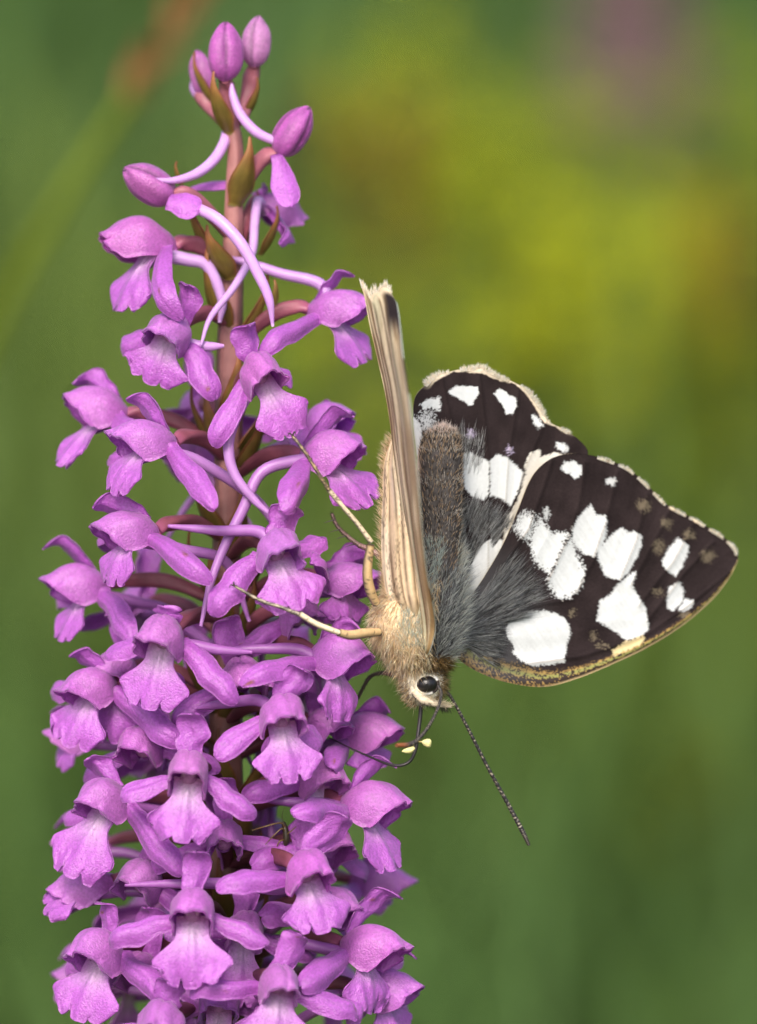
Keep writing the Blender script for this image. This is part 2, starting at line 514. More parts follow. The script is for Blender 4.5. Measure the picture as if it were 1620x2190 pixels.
npt = len(stem_pts)
v, f, tt = tube(stem_pts + lower, list(np.interp(np.arange(npt + 4), [0, 2, 5, 8, 12, 16], [0.42, 0.56, 0.85, 1.05, 1.3, 1.7])), 14, 160, ridges=5, ramp=9)
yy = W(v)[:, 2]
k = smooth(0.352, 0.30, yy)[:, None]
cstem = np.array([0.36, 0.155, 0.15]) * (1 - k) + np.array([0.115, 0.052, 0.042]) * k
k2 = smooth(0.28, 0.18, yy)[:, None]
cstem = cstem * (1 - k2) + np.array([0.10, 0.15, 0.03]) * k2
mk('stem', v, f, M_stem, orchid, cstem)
for i in range(5):
    a = i * 2.4 + 0.4; hh = 0.02 + 0.025 * i
    p0 = orchid_base + np.array([0, -0.004, hh]); p1 = p0 + np.array([math.cos(a) * (0.1 - .012 * i), math.sin(a) * (0.1 - .012 * i), 0.05 - 0.004 * i])
    vv, ff = leafblade(p0, p1, 0.016 - 0.001 * i, 0.02, 14)
    mk('leaf', vv, ff, M_bract, orchid, np.broadcast_to([0.05, 0.12, 0.03], (len(vv), 3)), world=True)

def petal_grid(B, T, N, width, bulge=0.06, cup=0.3, curl=0.0, nu=20, nv=13, base_w=0.45, peak=0.6, wav=0.05, seed=0, point=0.0, groove=0.0):
    B = np.asarray(B, float); T = np.asarray(T, float)
    d = T - B; Ln = np.linalg.norm(d); d = d / Ln
    N = np.asarray(N, float); N = unit(N - d * (N @ d))
    side = np.cross(d, N)
    t = 1 - (1 - np.linspace(0, 1, nu)) ** 1.5
    t = np.clip(t, 0, 0.999)
    rise = base_w + (1 - base_w) * smooth(0, peak, t)
    fall = np.sqrt(np.clip(1 - np.clip((t - peak) / (1 - peak), 0, 1) ** (2.6 - 1.2 * point), 0.004, 1))
    w = width / 2 * rise * fall
    u = np.linspace(-1, 1, nv)
    sp = B + d * (t * Ln)[:, None] + N * (bulge * Ln * 4 * t * (1 - t))[:, None]
    # the tip rolls over towards +N (curl > 0)
    tc = np.clip((t - 0.72) / 0.28, 0, 1)
    sp = sp + N * (curl * Ln * 0.22 * tc ** 2)[:, None] - d * (abs(curl) * Ln * 0.10 * tc ** 2)[:, None]
    G = sp[:, None] + side * (u[None, :] * w[:, None])[..., None]
    G = G - N * (cup * w[:, None] * u[None, :] ** 2)[..., None]
    nz = vnoise(t[:, None] * 5 + seed * 3.1 + 0 * u, u[None] * 2.2 + seed * 1.7 + 0 * t[:, None], seed) - 0.5
    G = G + N * (wav * width * nz * (0.3 + np.abs(u)[None]))[..., None]
    G = G - N * (groove * width * np.exp(-((u[None] - 0.15) / 0.16) ** 2) * np.sin(np.pi * t[:, None]) ** 0.6)[..., None]
    wob = (vnoise(t * 6 + seed * 2.7, 0 * t + seed, seed + 9) - 0.5) * wav * width * 1.1
    G = G + side * wob[:, None, None]
    return G, t, u

def pcol(t, u, nu, nv, lo=PETD, hi=PET, seed=0, base=0.5):
    tt = np.repeat(t[:, None], nv, 1); uu = np.repeat(u[None], nu, 0)
    k = base + (1 - base) * smooth(0, 0.45, tt)
    stripe = 1 - 0.10 * np.exp(-(uu / 0.10) ** 2) - 0.06 * np.exp(-((np.abs(uu) - 0.5) / 0.08) ** 2)
    edge = 1 - 0.16 * smooth(0.8, 1.0, np.abs(uu))
    n = 0.92 + 0.16 * vnoise(tt * 9 + seed, uu * 5 + seed * 2, seed + 5)
    c = lo + (hi - lo) * k[..., None]
    q = np.random.default_rng(seed + 77).random(6)
    if q[0] < 0.35:
        sp = smooth(0.10, 0.05, np.hypot((tt - 0.5 - 0.45 * q[1]) * 2.2, (uu - 1.4 * (q[2] - 0.5)) * 0.7) / (0.5 + q[3]))[..., None]
        c = c * (1 - 0.85 * sp) + np.array([0.30, 0.10, 0.03]) * 0.85 * sp
    return (c * (stripe * edge * n)[..., None]).reshape(-1, 3)

def add_petal(name, parent, B, T, N, width, seed=0, lo=PETD, hi=PET, th=0.12, **kw):
    G, t, u = petal_grid(B, T, N, width, seed=seed, **kw)
    v, f = shell(G, th)
    c = pcol(t, u, len(t), len(u), lo, hi, seed)
    return mk(name, v, f, M_petal, parent, np.vstack([c, c]))

def hood_grid(c, F, U, Rr, s, seed, closed=0.0, side=0.0):
    nu, nv = 21, 33
    PM = R(122)
    v = np.linspace(0, 1, nu)[:, None]; ph = np.linspace(-1, 1, nv)[None] * PM
    rs = np.random.default_rng(seed)
    q = rs.normal(size=8)
    a = np.abs(ph) / PM
    w = 1.52 * (1 - (1 - v) ** 2.3) ** 0.75 + 0.12
    w = w * (1 - (0.26 + 0.45 * closed) * smooth(0.45, 1, v)) * (1 + 0.05 * q[0])
    h = 0.28 + 1.28 * np.sin(np.pi * np.clip(v * 0.80, 0, 1)) ** 0.8
    h = h * (1 - (0.20 + 0.5 * closed) * smooth(0.7, 1, v) ** 1.5) * (1 + 0.05 * q[1]) * (1 - 0.10 * side)
    f = -1.9 + (4.1 + 0.7 * side) * v
    cp = np.cos(ph)
    up = np.where(cp > 0, cp * h, cp * h * 1.9)
    # the side edges sweep back from the beak, with a blunt lobe half way
    fw = f - 2.1 * a ** 1.6 * v ** 1.1 * (1 - closed) + 0.30 * cp * v ** 3 + 0.40 * np.exp(-((a - 0.75) / 0.18) ** 2) * v ** 2
    drop = -0.15 - 0.75 * v ** 2.4 + 0.24 * np.sin(np.pi * v)
    crease = -0.20 * np.exp(-((ph - 0.05 * q[2]) / 0.13) ** 2) * np.sin(np.pi * np.clip(v, 0.05, 0.97)) ** 0.5
    crease2 = -0.10 * np.exp(-((np.abs(ph) - 0.85) / 0.12) ** 2) * smooth(0.1, 0.4, v)
    nz = 0.34 * (vnoise(v * 3 + seed * 1.7, ph * 1.3 + seed * 1.3, seed) - 0.5) * smooth(0, .4, v) + 0.05 * (vnoise(v * 7 + seed, ph * 4, seed + 2) - 0.5)
    x = w * np.sin(ph) * (1 + 0.8 * nz * 0.5); y = up + drop + crease * (cp > 0) + crease2 + nz * 0.8
    rim = smooth(0.84, 1, v)
    ruf = 0.13 * np.sin(ph * 4.3 + q[3] * 3) + 0.08 * np.sin(ph * 9 + q[4] * 3)
    x = x * (1 + rim * 0.10) + rim * ruf * np.sin(ph); y = y + rim * (0.10 + ruf) * cp
    fw = fw + rim * ruf * 1.2
    G = c + s * (x[..., None] * Rr + y[..., None] * U + (fw + 0 * x)[..., None] * F)
    return G, v, ph

def flower_frame(yaw, pitch, roll):
    y, p, r = R(yaw), R(pitch), R(roll)
    F = np.array([math.sin(y) * math.cos(p), -math.sin(p), math.cos(y) * math.cos(p)])
    U0 = np.array([0, 1.0, 0]); U0 = unit(U0 - F * (U0 @ F)); R0 = np.cross(U0, F)
    U = U0 * math.cos(r) + R0 * math.sin(r); Rr = np.cross(U, F)   # positive roll leans the top to the right
    return F, U, Rr

def lip_grid(B, T, N, width, seed, curve=0.10, wave=0.10):
    nu, nv = 28, 41
    d = T - B; Ln = np.linalg.norm(d); d = d / Ln
    N = unit(N - d * (N @ d)); side = np.cross(d, N)
    t = np.linspace(0, 1, nu)[:, None]; u = np.linspace(-1, 1, nv)[None]
    w = width / 2 * (0.40 + 0.04 * t + 0.58 * smooth(0.28, 0.74, t) - 0.26 * smooth(0.78, 1, t) ** 1.8)
    au = np.abs(u)
    rl = np.random.default_rng(seed + 500).uniform(0.5, 1.3, 4)
    lob = 1.0 - 0.11 * np.where(u < 0, rl[0], rl[1]) * np.exp(-((au - 0.38) / 0.065) ** 2) - 0.20 * smooth(0.62, 1.0, au) ** 2.2 - 0.05 * rl[2] * smooth(0.3, .5, au) - 0.05 * (u / 0.38) ** 2 * (au < 0.38)
    lob = lob + 0.035 * (vnoise(u * 6 + seed * 2.3, 0 * u + seed, seed) - 0.5) * smooth(.1, .3, au)
    tl = t * (lob * smooth(0.45, 1, t) + 0.93 * (1 - smooth(0.45, 1, t)))
    sp = N * (curve * Ln) * (4 * tl * (1 - tl))[..., None]
    rq = np.random.default_rng(seed + 900).normal(size=4)
    wv = wave * (np.sin(u * 4.6 + seed) * 0.5 + (vnoise(t * 3 + seed, u * 2.5 + seed, seed + 1) - 0.5) * 2.4 + 0.8 * (vnoise(t * 8 + seed, u * 8, seed + 3) - 0.5)) * smooth(0.35, 1, t) * (0.25 + au)
    ctr = 0.07 * np.exp(-(u / 0.16) ** 2) * smooth(0.0, .3, t) - 0.10 * au ** 2 * smooth(.3, 1, t)
    G = B + d * (tl * Ln)[..., None] + side * (u * w)[..., None] + sp + N * ((wv + ctr) * width * 0.5)[..., None]
    tt = t + 0 * u; uu = u + 0 * t
    k = (1 - smooth(0.15, 0.70, tt)) * np.exp(-(uu / 0.85) ** 2)
    thr = np.exp(-(tt / 0.11) ** 2)[..., None]
    vein = 1 - 0.07 * np.exp(-(((uu * 4.0) % 1 - 0.5) / 0.10) ** 2) * smooth(0.2, 0.5, tt)
    n = 0.93 + 0.14 * vnoise(tt * 10 + seed, uu * 7, seed)
    edge = 1 - 0.12 * smooth(0.9, 1, tt)
    c = (PET * 1.04)[None, None] * (1 - k[..., None]) + WHI * k[..., None]
    c = c * (1 - thr) + np.array([0.62, 0.22, 0.50]) * thr
    c = c * (vein * n * edge)[..., None]
    return G, c.reshape(-1, 3)

def radius_at(y):
    return np.interp(y, [250, 500, 700, 900, 1200, 1600, 2000, 2200], [2.6, 4.5, 6.3, 8.0, 9.6, 10.8, 11.6, 12])

nfl = 0
def flower(cx, cy, yaw, pitch=4, roll=0, s=1.0, back=False, dz=0.0, dorsal=None, L=None, Rt=None, lip=None, lipw=5.4, spur='auto', closed=0.0, bract=True, ovy=None, spurz=None, skip=()):
    """one orchid flower; tips given as photo pixels are placed at the depth the flower's own facing gives them"""
    global nfl
    nfl += 1; sd = nfl
    dx = (cx - axis_x(cy)) / PPM
    r = radius_at(cy)
    zz = math.sqrt(max(r * r - dx * dx, 0.3))
    z = AXZ + (-zz if back else zz) + dz
    c = P(cx, cy, z)
    F, U, Rr = flower_frame(yaw, pitch, roll)
    loc = lambda a, b, d: c + s * (a * Rr + b * U + d * F)
    def tip(px, default):
        if px is None: return default
        if len(px) == 3: return P(px[0], px[1], z + px[2])
        return P(px[0], px[1], default[2])
    G, vv, ph = hood_grid(c, F, U, Rr, s, sd, closed, float(smooth(30, 65, abs(yaw))))
    vs, fs = shell(G, 0.13 * s)
    nu, nv = G.shape[:2]
    a = np.abs(ph) / R(122) + 0 * vv
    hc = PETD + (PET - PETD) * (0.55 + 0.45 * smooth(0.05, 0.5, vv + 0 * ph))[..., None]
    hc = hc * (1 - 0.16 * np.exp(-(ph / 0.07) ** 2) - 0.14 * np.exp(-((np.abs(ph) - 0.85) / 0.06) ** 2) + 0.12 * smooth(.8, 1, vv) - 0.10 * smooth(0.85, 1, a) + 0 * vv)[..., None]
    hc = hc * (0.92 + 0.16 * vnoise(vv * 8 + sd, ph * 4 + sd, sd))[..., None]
    hc = hc.reshape(-1, 3)
    hv = 1 + rng.normal(size=3) * np.array([0.05, 0.09, 0.04])
    hc = hc * hv
    fl = mk('flower', vs, fs, M_petal, orchid, np.vstack([hc, hc * 0.6 + np.array([0.60, 0.22, 0.58]) * 0.4]))  # pink hood lining, lightened to stand for light reaching in
    if 'column' not in skip:
        parts = [(*ellipsoid(loc(0, -0.55, -0.5), np.array([U * .55, Rr * .62, F * .6]) * s, 8, 10), np.array([0.62, 0.26, 0.54])),
                 (*ellipsoid(loc(0.33, -0.1, -0.15), np.array([U * .42, Rr * .22, F * .28]) * s, 7, 8), np.array([0.74, 0.42, 0.64])),
                 (*ellipsoid(loc(-0.33, -0.1, -0.15), np.array([U * .42, Rr * .22, F * .28]) * s, 7, 8), np.array([0.74, 0.42, 0.64]))]
        v_, f_, c_ = merge(parts)
        mk('column', v_, f_, M_petal, fl, c_)
    j = lambda q: (rng.random() - 0.5) * 2 * q
    if dorsal is not False:
        add_petal('dorsal_sepal', fl, loc(0, 0.35, -1.1), tip(dorsal, loc(j(.4), 4.9, -0.9)), F, (2.0 + j(.3)) * s, sd * 3, bulge=-0.03 + j(.03), cup=0.35 + j(.2), curl=0.9 + j(.4), base_w=0.62, peak=0.6, wav=0.18, point=0.25, groove=-0.06)
    if L is not False:
        Lt = tip(L, loc(-6.0, -1.8 + j(.5), -0.6))
        add_petal('lateral_sepal', fl, loc(-0.95, -0.5, -0.9), Lt, F * 0.75 + U * 0.65, (1.8 + j(.2)) * s, sd * 3 + 1, bulge=0.05 + j(.05), cup=0.7 + j(.35), curl=-0.6 + j(.5), base_w=0.62, peak=0.58 + j(.08), point=0.55, wav=0.15, groove=0.06)
    if Rt is not False:
        Rtt = tip(Rt, loc(6.0, -1.8 + j(.5), -0.6))
        add_petal('lateral_sepal', fl, loc(0.95, -0.5, -0.9), Rtt, F * 0.75 + U * 0.65, (1.8 + j(.2)) * s, sd * 3 + 2, bulge=0.05 + j(.05), cup=0.7 + j(.35), curl=-0.6 + j(.5), base_w=0.62, peak=0.58 + j(.08), point=0.55, wav=0.15, groove=0.06)
    if lip is not False:
        Gl, cl = lip_grid(loc(0, -0.58, -0.45), tip(lip, loc(0, -6.0, 1.1)), F * 0.9 + U * 0.3 + np.array([0, 0, 0.5]), lipw * s * (1 + j(.10)), sd, curve=0.10 + j(.08), wave=0.12 + j(.07))
        v_, f_ = shell(Gl, 0.15 * s)
        mk('lip', v_, f_, M_petal, fl, np.vstack([cl, cl * 0.96]))
    # ovary: from the back of the hood, arching to the stem
    oy = cy + 75 * s if ovy is None else ovy
    att = P(axis_x(oy), oy, AXZ)
    out = unit(np.array([c[0] - att[0], 0, c[2] - att[2]]))
    att = att + out * 0.5
    ob = loc(0, -0.05, -1.75)
    m1 = att * 0.55 + ob * 0.45 + np.array([0, 0.9, 0]); m2 = att * 0.18 + ob * 0.82 + np.array([0, 0.6, 0])
    v_, f_, t_ = tube([att, m1, m2, ob], [0.38 * s, 0.54 * s, 0.52 * s, 0.40 * s], 14, 22, ridges=3, ramp=7)
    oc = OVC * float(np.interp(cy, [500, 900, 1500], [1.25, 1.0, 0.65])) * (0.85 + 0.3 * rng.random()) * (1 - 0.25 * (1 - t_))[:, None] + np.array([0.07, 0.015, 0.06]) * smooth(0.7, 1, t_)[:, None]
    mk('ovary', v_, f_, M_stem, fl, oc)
    # nectar spur
    if spur is not None:
        s0 = loc(0, -0.85, -0.75)
        if isinstance(spur, str):
            e1 = s0 - F * 3.0 + np.array([0, -0.4, 0])
            sidev = np.array([j(2.0), 0, 0])
            e2 = s0 - F * 7.5 + sidev + np.array([0, -2.2 + j(1.2), 0]); e3 = s0 - F * 10 + sidev * 1.7 + np.array([0, -6 + j(2), 0])
            pts = [s0, e1, e2, e3]
        else:
            zs = np.linspace(s0[2], s0[2] if spurz is None else spurz, len(spur) + 1)[1:]
            pts = [s0] + [P(x, y, zq) for (x, y), zq in zip(spur, zs)]
        v_, f_, t_ = tube(pts, [0.50 * s, 0.46 * s, 0.42 * s, 0.38 * s, 0.30 * s, 0.12 * s], 10, 34)
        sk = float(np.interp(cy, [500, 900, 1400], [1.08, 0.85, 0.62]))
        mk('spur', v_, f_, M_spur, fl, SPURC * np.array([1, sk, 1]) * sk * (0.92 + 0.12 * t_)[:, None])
    if bract:
        bt = att + out * (2.2 + 1.0 * rng.random()) * s + np.array([0, 5.2 * s + j(.6), 0])
        bb = att + np.array([0, -0.9, 0]) - out * 0.35
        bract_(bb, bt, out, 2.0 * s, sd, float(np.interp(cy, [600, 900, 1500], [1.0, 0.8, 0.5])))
    return fl

def bract_(B, T, out, width, seed, tone=1.0):
    G, t, u = petal_grid(B, T, -out, width, seed=seed, bulge=-0.10, cup=-0.55, curl=0.2, base_w=0.55, peak=0.30, point=0.9, wav=0.04)
    # narrow evenly to a point
    mid = G[:, [G.shape[1] // 2]]
    k = (1 - smooth(0.3, 1.0, t) * 0.93)[:, None, None]
    fall = np.sqrt(np.clip(1 - np.clip((t - .3) / .7, 0, 1) ** 1.5, .05, 1))[:, None, None]
    G = mid + (G - mid) * k / np.maximum(fall, 0.22)
    v, f = shell(G, 0.16)
    tt = np.repeat(t[:, None], len(u), 1); uu = np.repeat(np.abs(u)[None], len(t), 0)
    c = np.array([0.175, 0.125, 0.025]) + (np.array([0.36, 0.12, 0.05]) - np.array([0.175, 0.125, 0.025])) * np.clip(smooth(0.45, 1, tt) * 0.8 + smooth(0.75, 1, uu) * 0.7, 0, 1)[..., None]
    c = (c * tone * (0.85 + 0.3 * vnoise(tt * 8, uu * 6, seed))[..., None]).reshape(-1, 3)
    return mk('bract', v, f, M_bract, orchid, np.vstack([c, c]))

def bud(cx, cy, z, dirx, diry, ln, wd, foot, dirz=0.0, seed=1, pale=0.0, name='bud'):
    """closed bud: an ovoid of overlapping folded sepals on its ovary"""
    A = unit(np.array([dirx, diry, dirz])); c = P(cx, cy, z)
    s1 = unit(np.cross(A, [0.1, 0.2, 1.0])); s2 = np.cross(A, s1)
    nu, nv = 26, 36
    t = np.linspace(0.0, 1, nu)[:, None]; a = np.linspace(0, 2 * np.pi, nv, endpoint=False)[None]
    prof = np.clip(1 - np.abs(2 * np.clip(t, 0.0, 1) ** 0.92 - 1) ** 2.4, 0.02, 1) ** 0.62
    fold = 1 + 0.07 * np.cos(3 * a + seed) - 0.20 * np.exp(-(((a * 3 / (2 * np.pi) + 0.2 * seed + t * 0.12) % 1 - 0.5) / 0.06) ** 2) * smooth(0.1, 0.5, t)
    r = wd / 2 * prof * fold
    V = c + A * ((t - 0.5) * ln)[..., None] + r[..., None] * (np.cos(a)[..., None] * s1 + np.sin(a)[..., None] * s2)
    # the sepal tips part a little at the very end
    V = V + A * (0.10 * ln * smooth(0.8, 1, t) * np.cos(1.5 * a + seed) ** 2)[..., None] * 0.6
    V = V.reshape(-1, 3)
    q = gridfaces(nu, nv, wrap=True)[:, ::-1]
    V = np.vstack([V, V[:nv].mean(0), V[-nv:].mean(0)])
    jj = np.arange(nv); kk = (jj + 1) % nv
    tr = np.vstack([np.stack([np.full(nv, nu * nv), kk, jj], -1), np.stack([np.full(nv, nu * nv + 1), (nu - 1) * nv + jj, (nu - 1) * nv + kk], -1)])
    base = np.array([0.58, 0.13, 0.53]) * (1 - pale) + np.array([0.66, 0.32, 0.60]) * pale
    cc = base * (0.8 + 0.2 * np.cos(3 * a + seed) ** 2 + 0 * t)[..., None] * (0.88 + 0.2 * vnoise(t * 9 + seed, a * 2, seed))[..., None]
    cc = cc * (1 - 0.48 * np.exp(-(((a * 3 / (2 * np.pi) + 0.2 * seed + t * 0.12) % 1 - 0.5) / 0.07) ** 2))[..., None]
    cc = cc.reshape(-1, 3); cc = np.vstack([cc, cc[:1], cc[-1:]])
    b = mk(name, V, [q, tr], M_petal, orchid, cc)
    if foot is not None:
        o0 = c - A * ln * 0.46
        ft = [P(*p) for p in foot]
        v_, f_, t_ = tube([o0] + ft, [0.40, 0.62, 0.55, 0.45], 12, 18, ridges=3, ramp=5)
        mk('ovary', v_, f_, M_stem, b, np.array([0.36, 0.12, 0.16]) * (1 - 0.2 * t_)[:, None])
    return b

def px_bract(x0, y0, x1, y1, z, wd, outx, outz=0.6, z1=None, seed=1):
    return bract_(P(x0, y0, z - 0.5), P(x1, y1, z if z1 is None else z1), unit(np.array([outx, 0, outz])), wd * 0.85, seed)

def px_tube(name, parent, pts, rad, colr, mat=None, seg=10, n=34):
    v, f, t = tube([P(*p) for p in pts], rad, seg, n)
    return mk(name, v, f, mat or M_spur, parent, np.broadcast_to(colr, (len(v), 3)))

# --- buds and half-open flowers of the tip
b1 = bud(482, 114, -7.5, 0.02, 1, 4.1, 2.55, [(488, 190, -8.4), (492, 235, -8.8), (500, 285, AXZ)], seed=1)
b2 = bud(549, 92, -9.5, 0.10, 1, 3.6, 2.15, [(540, 165, -10), (530, 205, -10), (514, 262, AXZ)], seed=2, pale=0.6)
b3 = bud(434, 160, -11.5, -0.25, 1, 3.4, 1.8, [(436, 205, -11.5), (455, 235, -11), (490, 270, AXZ)], seed=3, pale=0.2)
px_tube('spur', b3, [(420, 165, -12), (416, 190, -12.2), (430, 212, -12), (452, 222, -11)], [0.35, 0.35, 0.28, 0.1], SPURC)
px_bract(490, 288, 454, 152, -8.2, 1.9, -0.6, 0.9, -6.6, 3)
px_bract(462, 228, 412, 112, -10.5, 1.3, -0.9, 0.4, -10.2, 4)
px_bract(528, 250, 553, 165, -9.4, 1.3, 0.9, 0.5, -8.8, 5)
px_bract(505, 442, 538, 292, -7.9, 2.3, 0.4, 0.9, -6.6, 6)
b4 = bud(627, 283, -7.0, 0.66, 1, 4.0, 2.5, [(572, 335, -7.6), (545, 362, -8.3), (512, 415, AXZ)], dirz=0.1, seed=4)
add_petal('lateral_sepal', b4, P(592, 330, -6.5), P(622, 446, -5.8), (0.2, 0.2, 1), 1.95, 41, bulge=0.04, cup=0.3, curl=0.2, base_w=0.45, peak=0.6, hi=PET * 1.12)
add_petal('lateral_sepal', b4, P(588, 330, -8), P(545, 335, -9), (0.2, 1, .6), 1.5, 42, cup=0.3)
px_tube('spur', b4, [(588, 302, -7.0), (548, 282, -7.0), (515, 245, -7.2), (499, 205, -7.4), (496, 178, -7.4)], [0.32, 0.38, 0.36, 0.30, 0.10], SPURC * 1.12)
b5 = bud(322, 394, -6.0, -1, 0.62, 4.1, 2.7, [(392, 412, -6.0), (430, 438, -6.8), (492, 505, AXZ)], dirz=0.15, seed=5, pale=0.15)
add_petal('lateral_sepal', b5, P(360, 428, -4.7), P(430, 446, -4.1), (0.1, 0.5, 1), 2.1, 51, bulge=0.06, cup=0.35, curl=-0.1, base_w=0.62, peak=0.55, hi=PET * 1.12)
add_petal('lateral_sepal', b5, P(405, 405, -8.5), P(500, 392, -9.5), (0, 1, .6), 1.3, 52, cup=0.4)
px_tube('spur', b5, [(330, 384, -4.8), (372, 386, -5.4), (420, 372, -6.6), (458, 342, -7.6), (480, 305, -8.6), (486, 275, -10)], [0.12, 0.26, 0.36, 0.40, 0.40, 0.36], SPURC * 1.18)
px_tube('spur', b5, [(424, 446, -4.6), (468, 470, -3.9), (515, 520, -3.3), (552, 585, -3.1), (576, 640, -3.2), (584, 698, -3.6)], [0.42, 0.44, 0.44, 0.40, 0.33, 0.10], SPURC * 1.18)
px_bract(492, 598, 440, 482, -7.2, 2.3, -0.5, 0.9, -5.6, 7)
px_bract(390, 400, 376, 345, -8, 0.6, -0.7, 0.5, -8, 8)
px_bract(588, 652, 588, 598, -7, 0.6, 0.5, 0.8, -7, 9)

# --- the open flowers: photo position of the hood, facing, then the tips the photo shows
# right upper flower seen from behind (below the tilted bud)
flower(590, 440, 115, 20, 0, 0.8, back=True, dorsal=(560, 395), L=(634, 524), Rt=False, lip=(628, 522), lipw=3.0, spur=[(552, 430), (545, 480), (538, 545), (500, 615), (450, 680), (430, 740)], spurz=-3.4, ovy=545, closed=0.4)
px_bract(560, 545, 597, 440, -8.6, 1.3, 0.9, 0.5, -7.8, 10)
# left big bud-like flower
flower(318, 512, -78, -12, -8, 1.12, dz=1.5, dorsal=False, L=(262, 612), Rt=(352, 672), lip=(256, 668), lipw=4.6, closed=0.75, ovy=580, spur=[(400, 555), (445, 570), (475, 640), (470, 690)])
flower(365, 705, -24, 6, 24, 1.0, dz=1.0, dorsal=(412, 598), L=(238, 746), Rt=(462, 855), lip=(318, 822), lipw=5.0, spur=[(430, 740), (480, 740)], ovy=690)
flower(557, 795, 22, 4, -16, 1.0, dz=1.0, dorsal=(520, 678), L=(452, 955), Rt=(632, 800), lip=(628, 935), lipw=4.3, spur=[(520, 860), (490, 940), (500, 1010), (545, 1070), (585, 1105)], spurz=-1.5, ovy=900)
flower(712, 655, 76, -6, 0, 1.0, dz=1.5, dorsal=(752, 574), L=(560, 742), Rt=False, lip=(780, 778), lipw=4.2, spur=[(690, 612), (600, 585), (530, 562), (478, 550)], spurz=-8, ovy=735)
flower(222, 872, -82, -12, -8, 0.98, dorsal=(166, 796), L=(175, 905), Rt=(300, 960), lip=(126, 1000), lipw=3.4, ovy=970)
flower(322, 938, -70, -6, -6, 1.02, dz=1.2, dorsal=(282, 838), L=(215, 975), Rt=(458, 1082), lip=(245, 1062), lipw=3.4, ovy=980)
flower(284, 1130, -70, -4, -4, 1.02, dz=1.0, dorsal=(200, 1066), L=(200, 1150), Rt=(446, 1232), lip=(238, 1256), lipw=3.6, ovy=1150)
flower(182, 1247, -76, -2, -4, 1.0, dorsal=(102, 1142), L=(110, 1280), Rt=(284, 1366), lip=(130, 1374), lipw=3.2, ovy=1290)
flower(596, 1172, 24, 2, 4, 1.05, dz=1.6, dorsal=(634, 1072), L=(446, 1312), Rt=(700, 1150), lip=(640, 1308), lipw=5.0, spur=[(560, 1140), (470, 1135), (360, 1125)], spurz=-2, ovy=1190)
flower(694, 968, 68, -8, 6, 1.0, dz=0.8, dorsal=(746, 868), L=(612, 1092), Rt=(760, 1000), lip=(792, 1085), lipw=5.6, spur=[(640, 985), (560, 1010), (520, 1090), (480, 1170), (450, 1250), (430, 1340)], spurz=-1, ovy=1020)
flower(690, 900, 60, -10, 4, 0.85, dz=-4.5, dorsal=(720, 880), L=(640, 960), Rt=False, lip=(770, 985), lipw=4, ovy=960)
flower(735, 1235, 60, -4, 0, 1.0, dz=-0.5, dorsal=(792, 1180), L=(690, 1180), Rt=(770, 1290), lip=(740, 1330), lipw=4.2, ovy=1290)
flower(345, 1358, -26, 8, 6, 1.05, dz=1.2, dorsal=(352, 1292), L=(216, 1396), Rt=(512, 1502), lip=(318, 1520), lipw=5.0, ovy=1330, spur=[(410, 1380), (470, 1390), (540, 1395)])
flower(200, 1465, -52, 6, -6, 1.02, dz=0.6, dorsal=(154, 1384), L=(96, 1468), Rt=(384, 1592), lip=(145, 1600), lipw=5.2, ovy=1520)
flower(718, 1398, 58, 2, 2, 1.05, dz=1.0, dorsal=(770, 1330), L=(522, 1448), Rt=(800, 1410), lip=(722, 1545), lipw=3.4, spur=[(640, 1390), (560, 1388), (460, 1390)], spurz=-2, ovy=1400)
flower(606, 1528, 14, 4, 3, 1.03, dz=1.6, dorsal=(652, 1412), L=(455, 1615), Rt=(700, 1610), lip=(622, 1678), lipw=5.2, spur=[(560, 1500), (480, 1505), (420, 1515)], spurz=-2, ovy=1540)
flower(778, 1560, 66, -2, 0, 1.0, dz=-2.0, dorsal=(838, 1505), L=(720, 1640), Rt=False, lip=(800, 1650), lipw=4.2, ovy=1620)
flower(404, 1648, -3, 2, 2, 1.0, dz=1.8, dorsal=(416, 1512), L=(248, 1698), Rt=(556, 1748), lip=(388, 1806), lipw=5.5, ovy=1700)
flower(225, 1708, -44, 6, -4, 1.02, dz=0.8, dorsal=(185, 1614), L=(120, 1745), Rt=(384, 1872), lip=(150, 1880), lipw=5.0, ovy=1770)
flower(785, 1715, 70, 0, 6, 1.05, dz=1.0, dorsal=(836, 1612), L=(632, 1730), Rt=(850, 1800), lip=(840, 1866), lipw=3.6, spur=[(700, 1720), (620, 1715), (540, 1705)], spurz=-4, ovy=1740)
flower(660, 1860, 26, 4, 4, 1.08, dz=1.8, dorsal=(748, 1738), L=(462, 1895), Rt=(740, 1960), lip=(690, 2000), lipw=4.5, spur=[(590, 1900), (500, 1890), (380, 1890), (268, 1893)], spurz=-1.0, ovy=1850)
flower(412, 1944, -2, 2, 0, 1.03, dz=1.8, dorsal=(420, 1802), L=(214, 2004), Rt=(580, 2014), lip=(412, 2116), lipw=5.6, ovy=1990)
flower(212, 2030, -42, 6, -2, 1.05, dz=0.8, dorsal=(228, 1915), L=(130, 2070), Rt=(350, 2130), lip=(165, 2185), lipw=5.6, ovy=2080)
flower(785, 2020, 66, 2, 6, 1.08, dz=1.0, dorsal=(846, 1890), L=(652, 2112), Rt=(866, 2050), lip=(790, 2170), lipw=3.8, spur=[(700, 2030), (600, 2010), (500, 2010)], spurz=-3, ovy=2060)
flower(598, 2100, 14, 6, 6, 1.05, dz=1.8, dorsal=(652, 1992), L=(400, 2108), Rt=(780, 2168), lip=(580, 2262), lipw=5.6, ovy=2150)
flower(346, 2186, -10, 6, 6, 1.05, dz=1.8, dorsal=(362, 2086), L=(200, 2230), Rt=(480, 2240), lip=(340, 2340), lipw=5.5, ovy=2195)
